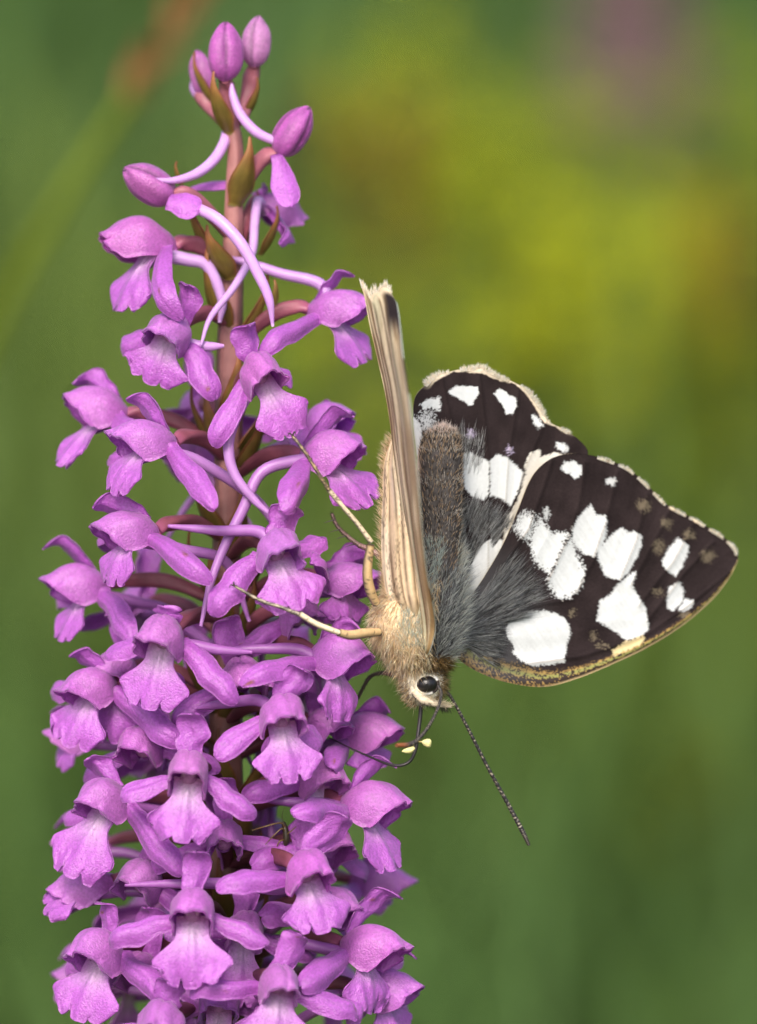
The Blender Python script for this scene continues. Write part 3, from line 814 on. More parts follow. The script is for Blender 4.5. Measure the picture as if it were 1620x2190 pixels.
# the outer ring and the far side of the spike
flower(190, 1800, -100, 2, 0, 0.9, back=True, dorsal=(118, 1745), lip=(118, 1835), L=(150, 1850), Rt=False, lipw=4, ovy=1830)
flower(190, 1890, -95, 10, 0, 0.95, dz=-1.5, dorsal=(175, 1850), L=(130, 1925), Rt=False, lip=(95, 1955), lipw=4.2, ovy=1950)
flower(195, 2085, -95, 0, 0, 0.9, back=True, dorsal=(130, 2020), L=(122, 2075), Rt=False, lip=(120, 2140), lipw=4.2, ovy=2120)
flower(800, 1880, 85, 4, 0, 1.0, dz=-1.0, back=True, dorsal=(838, 1808), L=(735, 1930), Rt=False, lip=(836, 1935), lipw=4.2, ovy=1940)
flower(815, 2112, 74, 0, 0, 1.0, dz=0.2, dorsal=(885, 2022), L=(760, 2170), Rt=(880, 2160), lip=(850, 2230), lipw=4.5, ovy=2150)
for (cx, cy, yw, lx) in [(520, 1445, 12, 1.0), (300, 1590, -28, 1.0), (480, 1790, 4, .95), (525, 1985, 14, .95), (300, 1880, -26, 1.0), (700, 1800, 42, 1.0), (690, 1660, 38, 1.0), (300, 2075, -22, 1.0), (712, 1935, 46, 1.0), (470, 2140, 0, 1.0), (640, 1310, 28, .95), (250, 1430, -36, .9), (700, 1545, 40, .9)]:
    flower(cx, cy, yw, 6, rng.uniform(-14, 14), lx, dz=-3.6, bract=False, lip=False if cx % 4 == 0 else None, lipw=4.6)
flower(175, 1570, -95, 0, 0, 0.85, back=True, dorsal=(110, 1510), L=False, Rt=False, lip=(125, 1640), lipw=4, ovy=1600)
for (cx, cy, yw) in [(300, 1290, -150), (425, 870, -168), (660, 1460, 140), (330, 1620, -150), (570, 1780, 160), (330, 1930, -155), (560, 2040, 160), (690, 2080, 130), (650, 1680, 150), (280, 2090, -145), (420, 1460, 180), (440, 2080, 180)]:
    flower(cx, cy, yw, 5, 0, 0.95, back=True, dz=1.0, bract=False, skip=('column',))

# ------------------------------------------------------------------ the butterfly
bf = empty('marbled_butterfly', W(P(790, 1300, -1)), 'black and white marbled butterfly hanging head down beside the orchid', 'butterfly')
def z5(l): return np.array([(960 + x / 2.4545, 940 + y / 2.4545) for x, y in l])
def z4(l): return np.array([(740 + x / 2.893, 560 + y / 2.893) for x, y in l])

def sdf(poly, x, y):
    """signed distance in px, positive inside"""
    d = np.full(x.shape, 1e9); ins = np.zeros(x.shape, bool)
    n = len(poly)
    for i in range(n):
        ax, ay = poly[i]; bx, by = poly[(i + 1) % n]
        ex, ey = bx - ax, by - ay
        t = np.clip(((x - ax) * ex + (y - ay) * ey) / (ex * ex + ey * ey + 1e-9), 0, 1)
        d = np.minimum(d, np.hypot(x - ax - t * ex, y - ay - t * ey))
        cr = ((ay > y) != (by > y)) & (x < (bx - ax) * (y - ay) / (by - ay + 1e-12) + ax)
        ins ^= cr
    return np.where(ins, d, -d)

def linedist(pts, x, y):
    d = np.full(x.shape, 1e9)
    for i in range(len(pts) - 1):
        ax, ay = pts[i]; bx, by = pts[i + 1]
        ex, ey = bx - ax, by - ay
        t = np.clip(((x - ax) * ex + (y - ay) * ey) / (ex * ex + ey * ey + 1e-9), 0, 1)
        d = np.minimum(d, np.hypot(x - ax - t * ex, y - ay - t * ey))
    return d

DARK = np.array([0.024, 0.017, 0.0175]); WHITE = np.array([0.64, 0.665, 0.67]); CREAM = np.array([0.74, 0.60, 0.42]); TAN = np.array([0.42, 0.28, 0.14])

def forewing_z(x, y):
    return -2.6 - (x - 985) / PPM * 0.32 - 0.5 * np.sin(np.clip((y - 960) / 500, 0, 1) * np.pi) * 0.6
def hindwing_z(x, y):
    return -3.9 - (x - 940) / PPM * 0.22 + (1250 - y) / PPM * 0.03

fw_costa = spline(np.array([(965, 1372), (985, 1412), (1040, 1444), (1100, 1462), (1165, 1468), (1230, 1452), (1300, 1424), (1380, 1386), (1455, 1340), (1520, 1285), (1560, 1235), (1579, 1196)]), 300)
fw_inner = spline(np.array([(965, 1372), (985, 1310), (1035, 1235), (1078, 1160), (1108, 1090), (1135, 1025), (1165, 990), (1205, 972), (1255, 972), (1300, 984), (1345, 1003), (1385, 1038), (1425, 1078), (1470, 1102), (1515, 1128), (1552, 1152), (1574, 1176), (1579, 1196)]), 300)
nw = 260
u = np.linspace(0, 1, nw)[None, :, None]
FW = fw_costa[:, None] * (1 - u) + fw_inner[:, None] * u
X, Y = FW[..., 0], FW[..., 1]
fw_veins = [z5(l) for l in [
    [(300, 640), (420, 470), (500, 250), (545, 110)], [(520, 745), (640, 490), (690, 330), (720, 120)], [(760, 620), (830, 420), (890, 170)],
    [(895, 745), (985, 530), (1045, 290)], [(960, 760), (1100, 500), (1165, 370)], [(1000, 870), (1180, 640), (1290, 440)],
    [(1045, 950), (1240, 700), (1390, 540)], [(1040, 1030), (1300, 840), (1500, 680)], [(150, 960), (450, 870), (650, 840), (770, 620)], [(60, 1130), (400, 1180), (700, 1140), (1040, 1030), (1300, 880)]]]
VD = np.stack([linedist(l, X, Y) for l in fw_veins])
vd = VD.min(0)
pleat = 0.10 * np.exp(-(vd / 4.5) ** 2) + 0.05 * np.cos(vd / 9.0)
Z = forewing_z(X, Y) + pleat
nz1 = vnoise(X / 5, Y / 5, 1) - 0.5; nz2 = vnoise(X / 2, Y / 2, 2) - 0.5; nz3 = rng.random(X.shape) - 0.5
nz4 = vnoise(X / 1.2 + 7, Y / 1.2, 4) - 0.5
def paint(C, polys, colr, fuzz=2.0, speck=2.5):
    for pl in polys:
        s = sdf(pl, X, Y) + 1.3 + nz1 * fuzz * 1.4 + nz2 * fuzz + nz4 * speck
        k = smooth(-1.0, 1.0, s)[..., None]
        C = C * (1 - k) + np.asarray(colr) * k
    return C
C = np.broadcast_to(DARK, X.shape + (3,)).copy()
C = C * (0.82 + 0.5 * vnoise(X / 30, Y / 30, 9) + 0.5 * nz4)[..., None]
C = C * (1 - 0.35 * np.exp(-(vd / 2.2) ** 2))[..., None]
spA = [(300, 985), (345, 935), (420, 905), (500, 900), (560, 915), (600, 935), (630, 975), (635, 1020), (615, 1080), (605, 1165), (520, 1180), (440, 1185), (380, 1160), (340, 1120), (345, 1080), (310, 1040)]
spB = [(980, 695), (930, 725), (895, 755), (850, 815), (795, 850), (778, 950), (825, 975), (880, 1010), (935, 1055), (1000, 1032), (1045, 1000), (1042, 950), (1025, 880), (985, 810), (960, 770)]
spC = [(650, 470), (690, 400), (745, 345), (770, 395), (825, 405), (825, 470), (805, 560), (760, 615), (710, 600), (670, 560), (650, 520)]
spD = [(780, 600), (820, 540), (860, 495), (910, 465), (940, 495), (975, 485), (1010, 510), (1005, 560), (985, 610), (950, 680), (900, 735), (850, 725), (815, 700), (790, 640)]
spE1 = [(425, 550), (440, 480), (480, 412), (505, 450), (540, 490), (620, 490), (600, 560), (560, 650), (530, 700), (470, 660), (440, 600)]
spE2 = [(640, 510), (605, 565), (565, 655), (522, 740), (540, 790), (580, 830), (640, 825), (690, 770), (710, 700), (690, 640), (660, 580)]
spE0 = [(370, 420), (400, 385), (445, 400), (440, 470), (420, 530), (380, 500), (350, 470)]
spF = [(1120, 650), (1145, 590), (1200, 520), (1255, 560), (1250, 600), (1215, 680), (1190, 715), (1150, 685)]
spG = [(1145, 840), (1160, 780), (1210, 750), (1230, 800), (1220, 860), (1180, 895), (1150, 885)]
spH = [(1210, 890), (1240, 840), (1280, 850), (1270, 885), (1230, 910)]
spI = [(590, 155), (610, 120), (650, 115), (695, 140), (695, 185), (660, 205), (630, 175)]
spP = [(860, 1105), (930, 1065), (1020, 1035), (1020, 1065), (960, 1120), (870, 1145)]
circ = lambda x, y, a, b: [(x + a * math.cos(t), y + b * math.sin(t)) for t in np.linspace(0, 6.28, 9)[:-1]]
C = paint(C, [z5(spA), z5(spB), z5(spC), z5(spD), z5(spF), z5(spG), z5(spH), z5(spI)], WHITE, 2.0, 6.0)
C = paint(C, [z5(spE1), z5(spE2)], WHITE, 3.0, 18.0)
C = paint(C, [z5(spE0)], WHITE * 0.95, 5.0, 24.0)
C = paint(C, [z5(spP)], np.array([0.70, 0.58, 0.32]), 2.5, 6.0)
C = paint(C, [z5(circ(850, 220, 24, 20)), z5(circ(512, 390, 13, 35))], WHITE * 0.8, 3.0, 9.0)
C = paint(C, [z5(circ(1022, 345, 30, 26)), z5(circ(1140, 440, 22, 22)), z5(circ(1102, 565, 20, 32)), z5(circ(1265, 500, 24, 18)), z5(circ(1360, 612, 30, 26)), z5(circ(1095, 800, 16, 14)), z5(circ(1240, 920, 22, 12)), z5(circ(760, 1035, 9, 22)), z5(circ(805, 1082, 26, 8)), z5(circ(645, 915, 8, 16))], CREAM * 0.18, 5.0, 18.0)
# white areas: shading of fine folds painted as streaks, plus thin dark veins
wht = C.mean(-1) > 0.4
fold_shade = 1 - 0.13 * (vnoise((X * 0.55 + Y * 0.83) / 40, (X * 0.83 - Y * 0.55) / 3.0, 21)) * wht
C = C * fold_shade[..., None]
vv = (np.exp(-(vd / 1.3) ** 2) * 0.55 * wht)[..., None]
C = C * (1 - vv) + np.array([0.25, 0.18, 0.12]) * vv
# costal band: tan and black streaks, like the underside turned over the edge
su = (u[..., 0] * np.linalg.norm(fw_costa - fw_inner, axis=1)[:, None])       # px from the costa
arc = np.linspace(0, 1, 300)[:, None]
bandw = np.interp(arc, [0, 0.12, 0.3, 0.42, 0.6, 0.8, 1], [42, 44, 38, 26, 13, 9, 6])
streak = vnoise(arc * 260, su / 3.0, 31) * 0.6 + vnoise(arc * 700, su / 2.0, 32) * 0.4
rel = su / bandw
bc = np.where((streak < (0.40 + 0.34 * np.exp(-((rel - 0.30) / 0.17) ** 2) * smooth(.1, .25, arc)))[..., None], np.array([0.045, 0.032, 0.028]), np.array([0.40, 0.25, 0.085]) + np.array([-0.15, 0.01, 0.0]) * np.exp(-((rel - 0.62) / 0.2) ** 2)[..., None])
kb = (smooth(1.15, 0.85, rel + nz2 * 0.5) * smooth(1.0, 0.93, arc))[..., None]
C = C * (1 - kb) + bc * kb
edge = (smooth(5, 2, su) * smooth(.3, .45, arc))[..., None]
C = C * (1 - edge) + np.array([0.55, 0.40, 0.22]) * edge
# grey bloom near the wing root
root = smooth(250, 90, np.hypot(X - 975, Y - 1350))[..., None] * 0.5
C = np.where(wht[..., None], C, C * (1 - root) + np.array([0.085, 0.09, 0.095]) * root)
# cream chequered edge along the outer margin
mar = smooth(0.60, 0.66, arc) * smooth(7, 3, (1 - u[..., 0]) * np.linalg.norm(fw_costa - fw_inner, axis=1)[:, None] + 3 * nz1)
chk = smooth(0.35, 0.6, np.abs(np.sin((X + Y) / 21.0)))
mar = (mar * chk)[..., None]
C = C * (1 - mar) + CREAM * mar
# underside colour: cream with pale brown
under = CREAM * (0.8 + 0.3 * vnoise(X / 25, Y / 25, 41))[..., None]
# costa is a rounded rib
Z = Z + 0.28 * np.exp(-((su - 9) / 9) ** 2) * smooth(1.0, 0.7, arc)
Gw = P(X, Y, Z)
v, f = shell(Gw, 0.10)
fore = mk('forewing', v, f, M_wing, bf, np.vstack([under.reshape(-1, 3), C.reshape(-1, 3)]))
fore['label'] = 'spread forewing, dark brown with white spots'

# hindwing
hw_a = spline(np.array([(950, 1300), (925, 1180), (902, 1060), (890, 960), (884, 900), (888, 850), (912, 822), (930, 806), (955, 797), (985, 790), (1022, 788), (1040, 790)]), 280)
hw_b = spline(np.array([(950, 1300), (1010, 1270), (1075, 1200), (1130, 1110), (1180, 1040), (1240, 1000), (1258, 968), (1238, 940), (1205, 918), (1172, 900), (1155, 868), (1132, 838), (1100, 818), (1068, 804), (1040, 790)]), 280)
u = np.linspace(0, 1, 230)[None, :, None]
HW = hw_a[:, None] * (1 - u) + hw_b[:, None] * u
X, Y = HW[..., 0], HW[..., 1]
nz1 = vnoise(X / 5, Y / 5, 51) - 0.5; nz2 = vnoise(X / 2, Y / 2, 52) - 0.5; nz4 = vnoise(X / 1.2 + 3, Y / 1.2, 54) - 0.5
hv = [z4(l) for l in [[(880, 1900), (890, 1240), (830, 680)], [(1000, 1700), (1095, 1310), (1250, 960)], [(760, 1700), (700, 1190), (600, 720)], [(960, 1900), (1010, 1200), (1080, 760)]]]
vd = np.min([linedist(l, X, Y) for l in hv], 0)
C = np.broadcast_to(DARK, X.shape + (3,)).copy() * (0.8 + 0.5 * vnoise(X / 30, Y / 30, 59) + 0.4 * nz4)[..., None]
C = C * (1 - 0.3 * np.exp(-(vd / 2.0) ** 2))[..., None]
S1 = [(470, 885), (510, 850), (580, 840), (585, 920), (540, 905), (480, 905)]
S2 = [(635, 805), (670, 775), (740, 770), (815, 775), (820, 810), (780, 880), (760, 885), (720, 850), (660, 825)]
S3 = [(920, 820), (940, 790), (985, 800), (1010, 830), (1050, 845), (1055, 890), (1030, 940), (995, 940), (970, 880)]
S4 = [(1150, 950), (1190, 965), (1215, 1010), (1190, 1030), (1165, 990)]
S5 = [(1305, 1120), (1350, 1130), (1375, 1160), (1340, 1175), (1310, 1150)]
W1 = [(705, 1190), (760, 1180), (820, 1205), (880, 1235), (886, 1290), (882, 1440), (850, 1470), (790, 1450), (740, 1400), (715, 1300)]
W2 = [(892, 1240), (930, 1195), (990, 1210), (1060, 1270), (1095, 1310), (1080, 1360), (1050, 1450), (1020, 1505), (960, 1460), (897, 1440)]
W3 = [(1110, 1260), (1140, 1190), (1200, 1160), (1190, 1220), (1300, 1180), (1400, 1200), (1250, 1340), (1180, 1410), (1120, 1520), (1060, 1620), (1010, 1740), (970, 1760), (990, 1590), (1040, 1530), (1090, 1400), (1110, 1310)]
W4 = [(770, 1900), (810, 1800), (850, 1740), (920, 1715), (985, 1725), (1000, 1830), (940, 1930), (880, 2000), (800, 2080), (725, 2090), (725, 1990)]
W5 = [(415, 960), (460, 1000), (472, 1150), (440, 1200), (415, 1200)]
W6 = [(470, 1080), (545, 1060), (545, 1130), (480, 1170)]
C = paint(C, [z4(S2), z4(S3), z4(W1), z4(W2), z4(W4), z4(W5)], WHITE, 2.2, 4.0)
C = paint(C, [z4(S1), z4(S4), z4(S5), z4(W6)], WHITE * 0.95, 3.0, 8.0)
C = paint(C, [z4(W3)], np.array([0.66, 0.64, 0.58]), 2.5, 5.0)
C = paint(C, [z4(circ(500, 985, 40, 60))], WHITE * 0.8, 6.0, 40.0)
C = paint(C, [z4(circ(770, 1065, 22, 18)), z4(circ(1012, 1165, 12, 18))], np.array([0.42, 0.36, 0.50]), 5.0, 14.0)
wht = C.mean(-1) > 0.4
C = C * (1 - 0.06 * vnoise(X / 3, Y / 30, 61) * wht)[..., None]  # faint fold shading streaked into the white
vv = (np.exp(-(vd / 1.1) ** 2) * 0.6 * wht)[..., None]
C = C * (1 - vv) + np.array([0.2, 0.15, 0.1]) * vv
# scalloped cream edge
border = np.vstack([hw_a[150:], hw_b[150:][::-1]])
bd = linedist(border[::6], X, Y)
ang = np.arctan2(-(Y - 1100), X - 1000)
scal = 1.5 + 9 * np.abs(np.sin((ang) * 7.2 + 0.6)) ** 0.8
okk = smooth(0.5, 0.6, np.linspace(0, 1, 280)[:, None] + 0 * X) * (Y < 960)
km = (smooth(scal + 2, scal - 2, bd + 3 * nz1) * okk)[..., None]
C = C * (1 - km) + np.array([0.72, 0.61, 0.47]) * (0.95 + 0.2 * nz4[..., None]) * km
under = CREAM * (0.8 + 0.3 * vnoise(X / 25, Y / 25, 71))[..., None]
Z = hindwing_z(X, Y) + 0.07 * np.exp(-(vd / 4) ** 2) + 0.06 * np.cos(vd / 10)
v, f = shell(P(X, Y, Z), 0.10)
hind = mk('hindwing', v, f, M_wing, bf, np.vstack([C.reshape(-1, 3), under.reshape(-1, 3)]))
hind['label'] = 'spread hindwing with scalloped cream edge'

# fringe hairs along the margins
def fringe(parent, curve, zfun, n, lo, hi, cols_, centre, width=0.035, notch=None):
    i = np.sort(rng.random(n)) * (len(curve) - 2); i0 = i.astype(int)
    lk = np.ones(n)
    if notch is not None:
        lk = notch(curve[i0]); i = i[lk > 0.42]; lk = lk[lk > 0.42]; i0 = i.astype(int); n = len(i)
    fr = (i - i0)[:, None]
    p = curve[i0] * (1 - fr) + curve[i0 + 1] * fr
    tg = unit(np.gradient(curve, axis=0))[i0]
    nrm = np.stack([tg[:, 1], -tg[:, 0]], -1)
    sgn = np.sign(((p - centre) * nrm).sum(1))[:, None]
    nrm = nrm * sgn
    p = p - nrm * 5
    root = P(p[:, 0], p[:, 1], zfun(p[:, 0], p[:, 1]) + 0.06)
    d = np.stack([nrm[:, 0], -nrm[:, 1], 0 * i], -1) + rng.normal(size=(n, 3)) * 0.16
    ln = rng.uniform(lo, hi, n) * (0.45 + 0.6 * lk)
    ck = cols_[rng.integers(0, len(cols_), n)] * rng.uniform(0.8, 1.15, (n, 1))
    v, f, c = hairs(root, d, ln, np.full(n, width), rng.normal(size=(n, 3)) * 0.12, ck, ck * 1.05)
    return mk('fringe', v, f, M_fur, parent, c, kind='stuff')
creams = np.array([[0.95, 0.87, 0.72], [0.96, 0.91, 0.80], [0.90, 0.78, 0.60], [0.96, 0.92, 0.84]])
def hw_notch(p):
    return np.abs(np.sin(np.arctan2(-(p[:, 1] - 1100), p[:, 0] - 1000) * 7.2 + 0.6)) ** 0.7
fringe(hind, hw_a[150:], hindwing_z, 700, 0.25, 0.60, creams, np.array([1040, 1050]), 0.028, hw_notch)
fringe(hind, hw_b[150:], hindwing_z, 900, 0.22, 0.50, creams, np.array([1040, 1050]), 0.028, hw_notch)
def fw_notch(p):
    return np.abs(np.sin((p[:, 0] + p[:, 1]) / 21.0)) ** 0.8
fringe(fore, fw_inner[150:], forewing_z, 1000, 0.22, 0.38, creams, np.array([1250, 1250]), 0.026, fw_notch)

# body: one continuous surface from tail to head
prof = np.array([  # px, py, rx(px), rz(mm), z
    (944, 916, 10, 0.4, -2.4), (943, 930, 34, 1.2, -2.3), (941, 965, 46, 1.6, -2.2), (938, 1050, 50, 1.8, -2.1), (934, 1130, 52, 1.95, -2.0), (926, 1200, 58, 2.2, -2.0),
    (906, 1260, 84, 2.8, -2.0), (893, 1315, 97, 3.2, -1.9), (890, 1365, 90, 3.0, -1.8), (897, 1408, 66, 2.4, -1.7), (903, 1436, 46, 1.7, -1.6), (907, 1462, 45, 1.6, -1.5), (906, 1488, 34, 1.25, -1.5), (905, 1506, 14, 0.5, -1.5)])
bp = spline(prof, 150)
ang = np.linspace(0, 2 * np.pi, 72, endpoint=False)
def body_point(t, a):
    """t 0..1 tail to head, a: angle (0 = picture right, pi/2 = towards the lens)"""
    q = np.stack([np.interp(t, np.linspace(0, 1, 150), bp[:, k]) for k in range(5)], -1)
    c0 = P(q[..., 0], q[..., 1], q[..., 4])
    return c0 + np.stack([q[..., 2] / PPM * np.cos(a), 0 * a, q[..., 3] * np.sin(a)], -1)
tg_, ag_ = np.meshgrid(np.linspace(0, 1, 150), ang, indexing='ij')
BV = body_point(tg_, ag_)
dors = smooth(-0.1, 0.5, np.cos(ag_ - 0.15))         # 1 on the back (picture right), 0 on the belly
isth = smooth(0.42, 0.47, tg_)
dors = dors * isth + smooth(-0.95, -0.6, np.cos(ag_ - 0.15)) * (1 - isth)
cb = np.array([0.085, 0.075, 0.07]) * dors[..., None] + np.array([0.80, 0.62, 0.40]) * (1 - dors)[..., None]
hd = smooth(0.76, 0.80, tg_)[..., None]
cb = cb * (1 - hd) + np.array([0.90, 0.83, 0.68]) * hd
v = np.vstack([BV.reshape(-1, 3), BV[0].mean(0), BV[-1].mean(0)])
n_, m_ = BV.shape[:2]
jj = np.arange(m_); kk = (jj + 1) % m_
tr = np.vstack([np.stack([np.full(m_, n_ * m_), kk, jj], -1), np.stack([np.full(m_, n_ * m_ + 1), (n_ - 1) * m_ + jj, (n_ - 1) * m_ + kk], -1)])
cbf = cb.reshape(-1, 3); cbf = np.vstack([cbf, cbf[:1], cbf[-1:]])
body = mk('body', v, [gridfaces(n_, m_, wrap=True)[:, ::-1], tr], M_body, bf, cbf)

def body_fur(name, n, t0, t1, a0, a1, lo, hi, along, outw, cols_, rad=0.022, bend=(0, 0, 0), jit=0.3, tipk=1.1, keep=None):
    t = rng.uniform(t0, t1, n); a = rng.uniform(a0, a1, n)
    if keep is not None:
        k = keep(t, a); t, a = t[k], a[k]; n = len(t)
    p = body_point(t, a); nrm = unit(np.stack([np.cos(a), 0 * a, np.sin(a)], -1) + 1e-9)
    ax = unit(body_point(np.clip(t + .01, 0, 1), a) - body_point(np.clip(t - .01, 0, 1), a))
    d = ax * along + nrm * outw + rng.normal(size=(n, 3)) * jit
    ck = cols_[rng.integers(0, len(cols_), n)] * rng.uniform(0.75, 1.2, (n, 1))
    v, f, c = hairs(p - nrm * 0.05, d, rng.uniform(lo, hi, n), np.full(n, rad), np.array(bend) + rng.normal(size=(n, 3)) * 0.12, ck * 0.92, ck * tipk)
    return mk(name, v, f, M_fur, body, c, kind='stuff')
tans = np.array([[0.94, 0.77, 0.53], [0.90, 0.70, 0.44], [0.95, 0.81, 0.60], [0.95, 0.84, 0.66]])
greys = np.array([[0.28, 0.295, 0.295], [0.50, 0.52, 0.51], [0.10, 0.10, 0.105], [0.70, 0.72, 0.67]])
pale = np.array([[0.78, 0.80, 0.72], [0.66, 0.70, 0.66], [0.85, 0.80, 0.68]])
pi = np.pi
# belly of the thorax: dense sandy wool
body_fur('fur', 3000, 0.43, 0.72, pi * 0.36, pi * 1.35, 0.5, 1.15, 0.85, 0.34, tans, rad=0.028)
body_fur('fur', 900, 0.60, 0.755, pi * 0.5, pi * 1.3, 0.8, 1.5, 0.8, 0.45, tans, rad=0.026)
# back of the thorax: long grey hair
body_fur('fur', 3000, 0.42, 0.70, -pi * 0.45, pi * 0.36, 0.8, 1.9, -0.9, 0.28, greys, bend=(0.1, 0, 0))
body_fur('fur', 1300, 0.36, 0.72, -pi * 0.14, pi * 0.14, 0.7, 1.5, -0.6, 0.5, pale, rad=0.016)
# collar
body_fur('fur', 800, 0.67, 0.745, -pi * 0.4, pi * 0.55, 0.5, 1.0, 0.5, 0.6, np.array([[0.30, 0.17, 0.05], [0.09, 0.06, 0.03], [0.42, 0.28, 0.12]]))
# abdomen: short dark bristles flecked with tan, pale ring edges, pinkish tail tip
body_fur('fur', 900, 0.03, 0.45, -pi * 0.35, pi * 0.12, 0.3, 0.65, -0.6, 0.75, np.array([[0.25, 0.23, 0.21], [0.45, 0.38, 0.30], [0.12, 0.11, 0.10]]), rad=0.014)
body_fur('fur', 5200, 0.02, 0.46, -pi * 0.5, pi * 0.9, 0.28, 0.55, -0.85, 0.38, np.array([[0.028, 0.024, 0.022], [0.05, 0.042, 0.036], [0.72, 0.52, 0.33], [0.60, 0.44, 0.28], [0.66, 0.60, 0.52], [0.10, 0.08, 0.07]]), rad=0.026, jit=0.18)
body_fur('fur', 600, 0.0, 0.075, -pi * 0.5, pi * 0.95, 0.4, 0.8, -0.8, 0.4, np.array([[0.84, 0.70, 0.62], [0.90, 0.78, 0.70]]))
for tr_ in (0.095, 0.155, 0.215, 0.28):
    body_fur('ring_fringe', 130, tr_ - 0.006, tr_ + 0.006, -pi * 0.3, pi * 0.85, 0.3, 0.5, -0.8, 0.35, np.array([[0.85, 0.80, 0.72], [0.70, 0.64, 0.56]]), rad=0.018)
body_fur('fur', 600, 0.26, 0.46, -pi * 0.35, pi * 0.14, 0.5, 1.2, -0.85, 0.45, greys * 0.7, rad=0.014)
# pale blue-white hair between the upright wing and the back
body_fur('fur', 1300, 0.34, 0.66, pi * 0.40, pi * 0.62, 0.6, 1.2, -0.95, 0.2, np.array([[0.72, 0.80, 0.74], [0.62, 0.70, 0.65], [0.80, 0.82, 0.74]]), rad=0.018)
# head: cream wool around the eye, darker bristles beneath
eyec = P(913, 1463, 0.05)
def not_eye(t, a):
    p = body_point(t, a)
    return np.hypot(p[:, 0] - eyec[0], p[:, 1] - eyec[1]) > 0.80
body_fur('fur', 1100, 0.78, 0.985, pi * 0.25, pi * 1.4, 0.3, 0.65, 0.7, 0.4, np.array([[0.92, 0.86, 0.70], [0.88, 0.77, 0.55], [0.94, 0.91, 0.82]]), keep=not_eye)
body_fur('fur', 420, 0.80, 0.99, pi * 0.75, pi * 1.4, 0.6, 1.0, 0.5, 0.8, np.array([[0.75, 0.55, 0.30], [0.16, 0.11, 0.07], [0.90, 0.78, 0.56]]), rad=0.018)
body_fur('fur', 600, 0.76, 0.95, -pi * 0.4, pi * 0.25, 0.4, 0.9, 0.4, 0.7, np.array([[0.10, 0.07, 0.04], [0.32, 0.2, 0.08], [0.5, 0.4, 0.22]]), rad=0.02)

v, f = ellipsoid(eyec + np.array([0, 0, -0.25]), np.array([[0, 0, 0.62], [0.74, 0.05, 0], [-0.04, 0.62, 0]]), 22, 30)
mk('eye', v, f, M_eye, body)
# the white rim of scales around the eye
a = np.linspace(0, 2 * np.pi, 40, endpoint=False)
ringp = np.stack([eyec[0] + 0.80 * np.cos(a), eyec[1] + 0.68 * np.sin(a), eyec[2] - 0.32 + 0 * a], -1)
v, f, t = tube(np.vstack([ringp, ringp[:1]]), [0.14], 8, 60)
cr = np.where(((np.arctan2(v[:, 1] - eyec[1], v[:, 0] - eyec[0]) > 0.3) | (np.arctan2(v[:, 1] - eyec[1], v[:, 0] - eyec[0]) < -0.9))[:, None], np.array([0.84, 0.82, 0.76]), np.array([0.05, 0.04, 0.035]))
mk('eye_ring', v, f, M_body, body, cr)
# palps
for dzp, kx in ((0.35, 0), (-1.1, 8)):
    pts = [P(886 + kx, 1478, -0.6 + dzp), P(905 + kx, 1496, 0.1 + dzp), P(932 + kx, 1506, 0.3 + dzp), P(958 + kx, 1513, 0.2 + dzp)]
    v, f, t = tube(pts, [0.24, 0.32, 0.20, 0.06], 10, 24)
    pl = mk('palp', v, f, M_body, body, np.array([0.72, 0.62, 0.46]) * (1 - 0.5 * t)[:, None])
    cpt = spline(np.array(pts), 160); ii = rng.integers(0, 158, 260)
    dd = (cpt[ii + 1] - cpt[ii]); nr = rng.normal(size=(260, 3))
    low = (nr[:, 1] < -0.2)[:, None]
    v, f, c = hairs(cpt[ii] + unit(nr) * 0.2, unit(dd) * 0.6 + unit(nr) * 0.7, rng.uniform(0.25, 0.6, 260), np.full(260, 0.018), rng.normal(size=(260, 3)) * .1, np.where(low, np.array([0.05, 0.04, 0.035]), np.array([0.75, 0.65, 0.48])), np.where(low, np.array([0.06, 0.05, 0.04]), np.array([0.8, 0.7, 0.5])))
    mk('bristles', v, f, M_fur, pl, c, kind='stuff')

# antennae: ringed shafts with a thicker brown-black club
def antenna(pts, rad, tip_col, n):
    v, f, t = tube([P(*p) for p in pts], rad, 10, n)
    ringn = (np.arange(n) % 4)[:, None] * np.ones(10)[None]
    bulge = np.concatenate([np.repeat((np.arange(n) % 4 < 2) * 1.0, 10), [0, 0]])
    ctr = spline(np.array([P(*p) for p in pts]), n)
    cv = np.vstack([np.repeat(ctr, 10, 0), ctr[:1], ctr[-1:]])
    v = cv + (v - cv) * (0.9 + 0.2 * bulge)[:, None]
    fl = np.concatenate([rng.random(n * 10), [0, 0]])
    c = np.where(((bulge < 0.5) & (fl > 0.72))[:, None], np.array([0.30, 0.26, 0.19]), np.array([0.022, 0.018, 0.018]))
    k = smooth(0.84, 0.95, t)[:, None]
    c = c * (1 - k) + np.array(tip_col) * k
    o = mk('antenna', v, f, M_chitin, bf, c)
    return o
antenna([(956, 1480, -1.6), (968, 1496, -2.0), (1000, 1555, -2.4), (1040, 1634, -2.7), (1085, 1716, -3.0), (1118, 1778, -3.1), (1132, 1808, -3.1)], [0.11, 0.115, 0.12, 0.13, 0.15, 0.19, 0.12], (0.03, 0.022, 0.016), 220)
antenna([(938, 1468, 0.6), (944, 1482, 1.2), (938, 1512, 2.2), (918, 1552, 3.2), (898, 1578, 4.0), (878, 1592, 4.8), (848, 1594, 5.6)], [0.11, 0.115, 0.11, 0.12, 0.14, 0.19, 0.14], (0.26, 0.085, 0.03), 200)
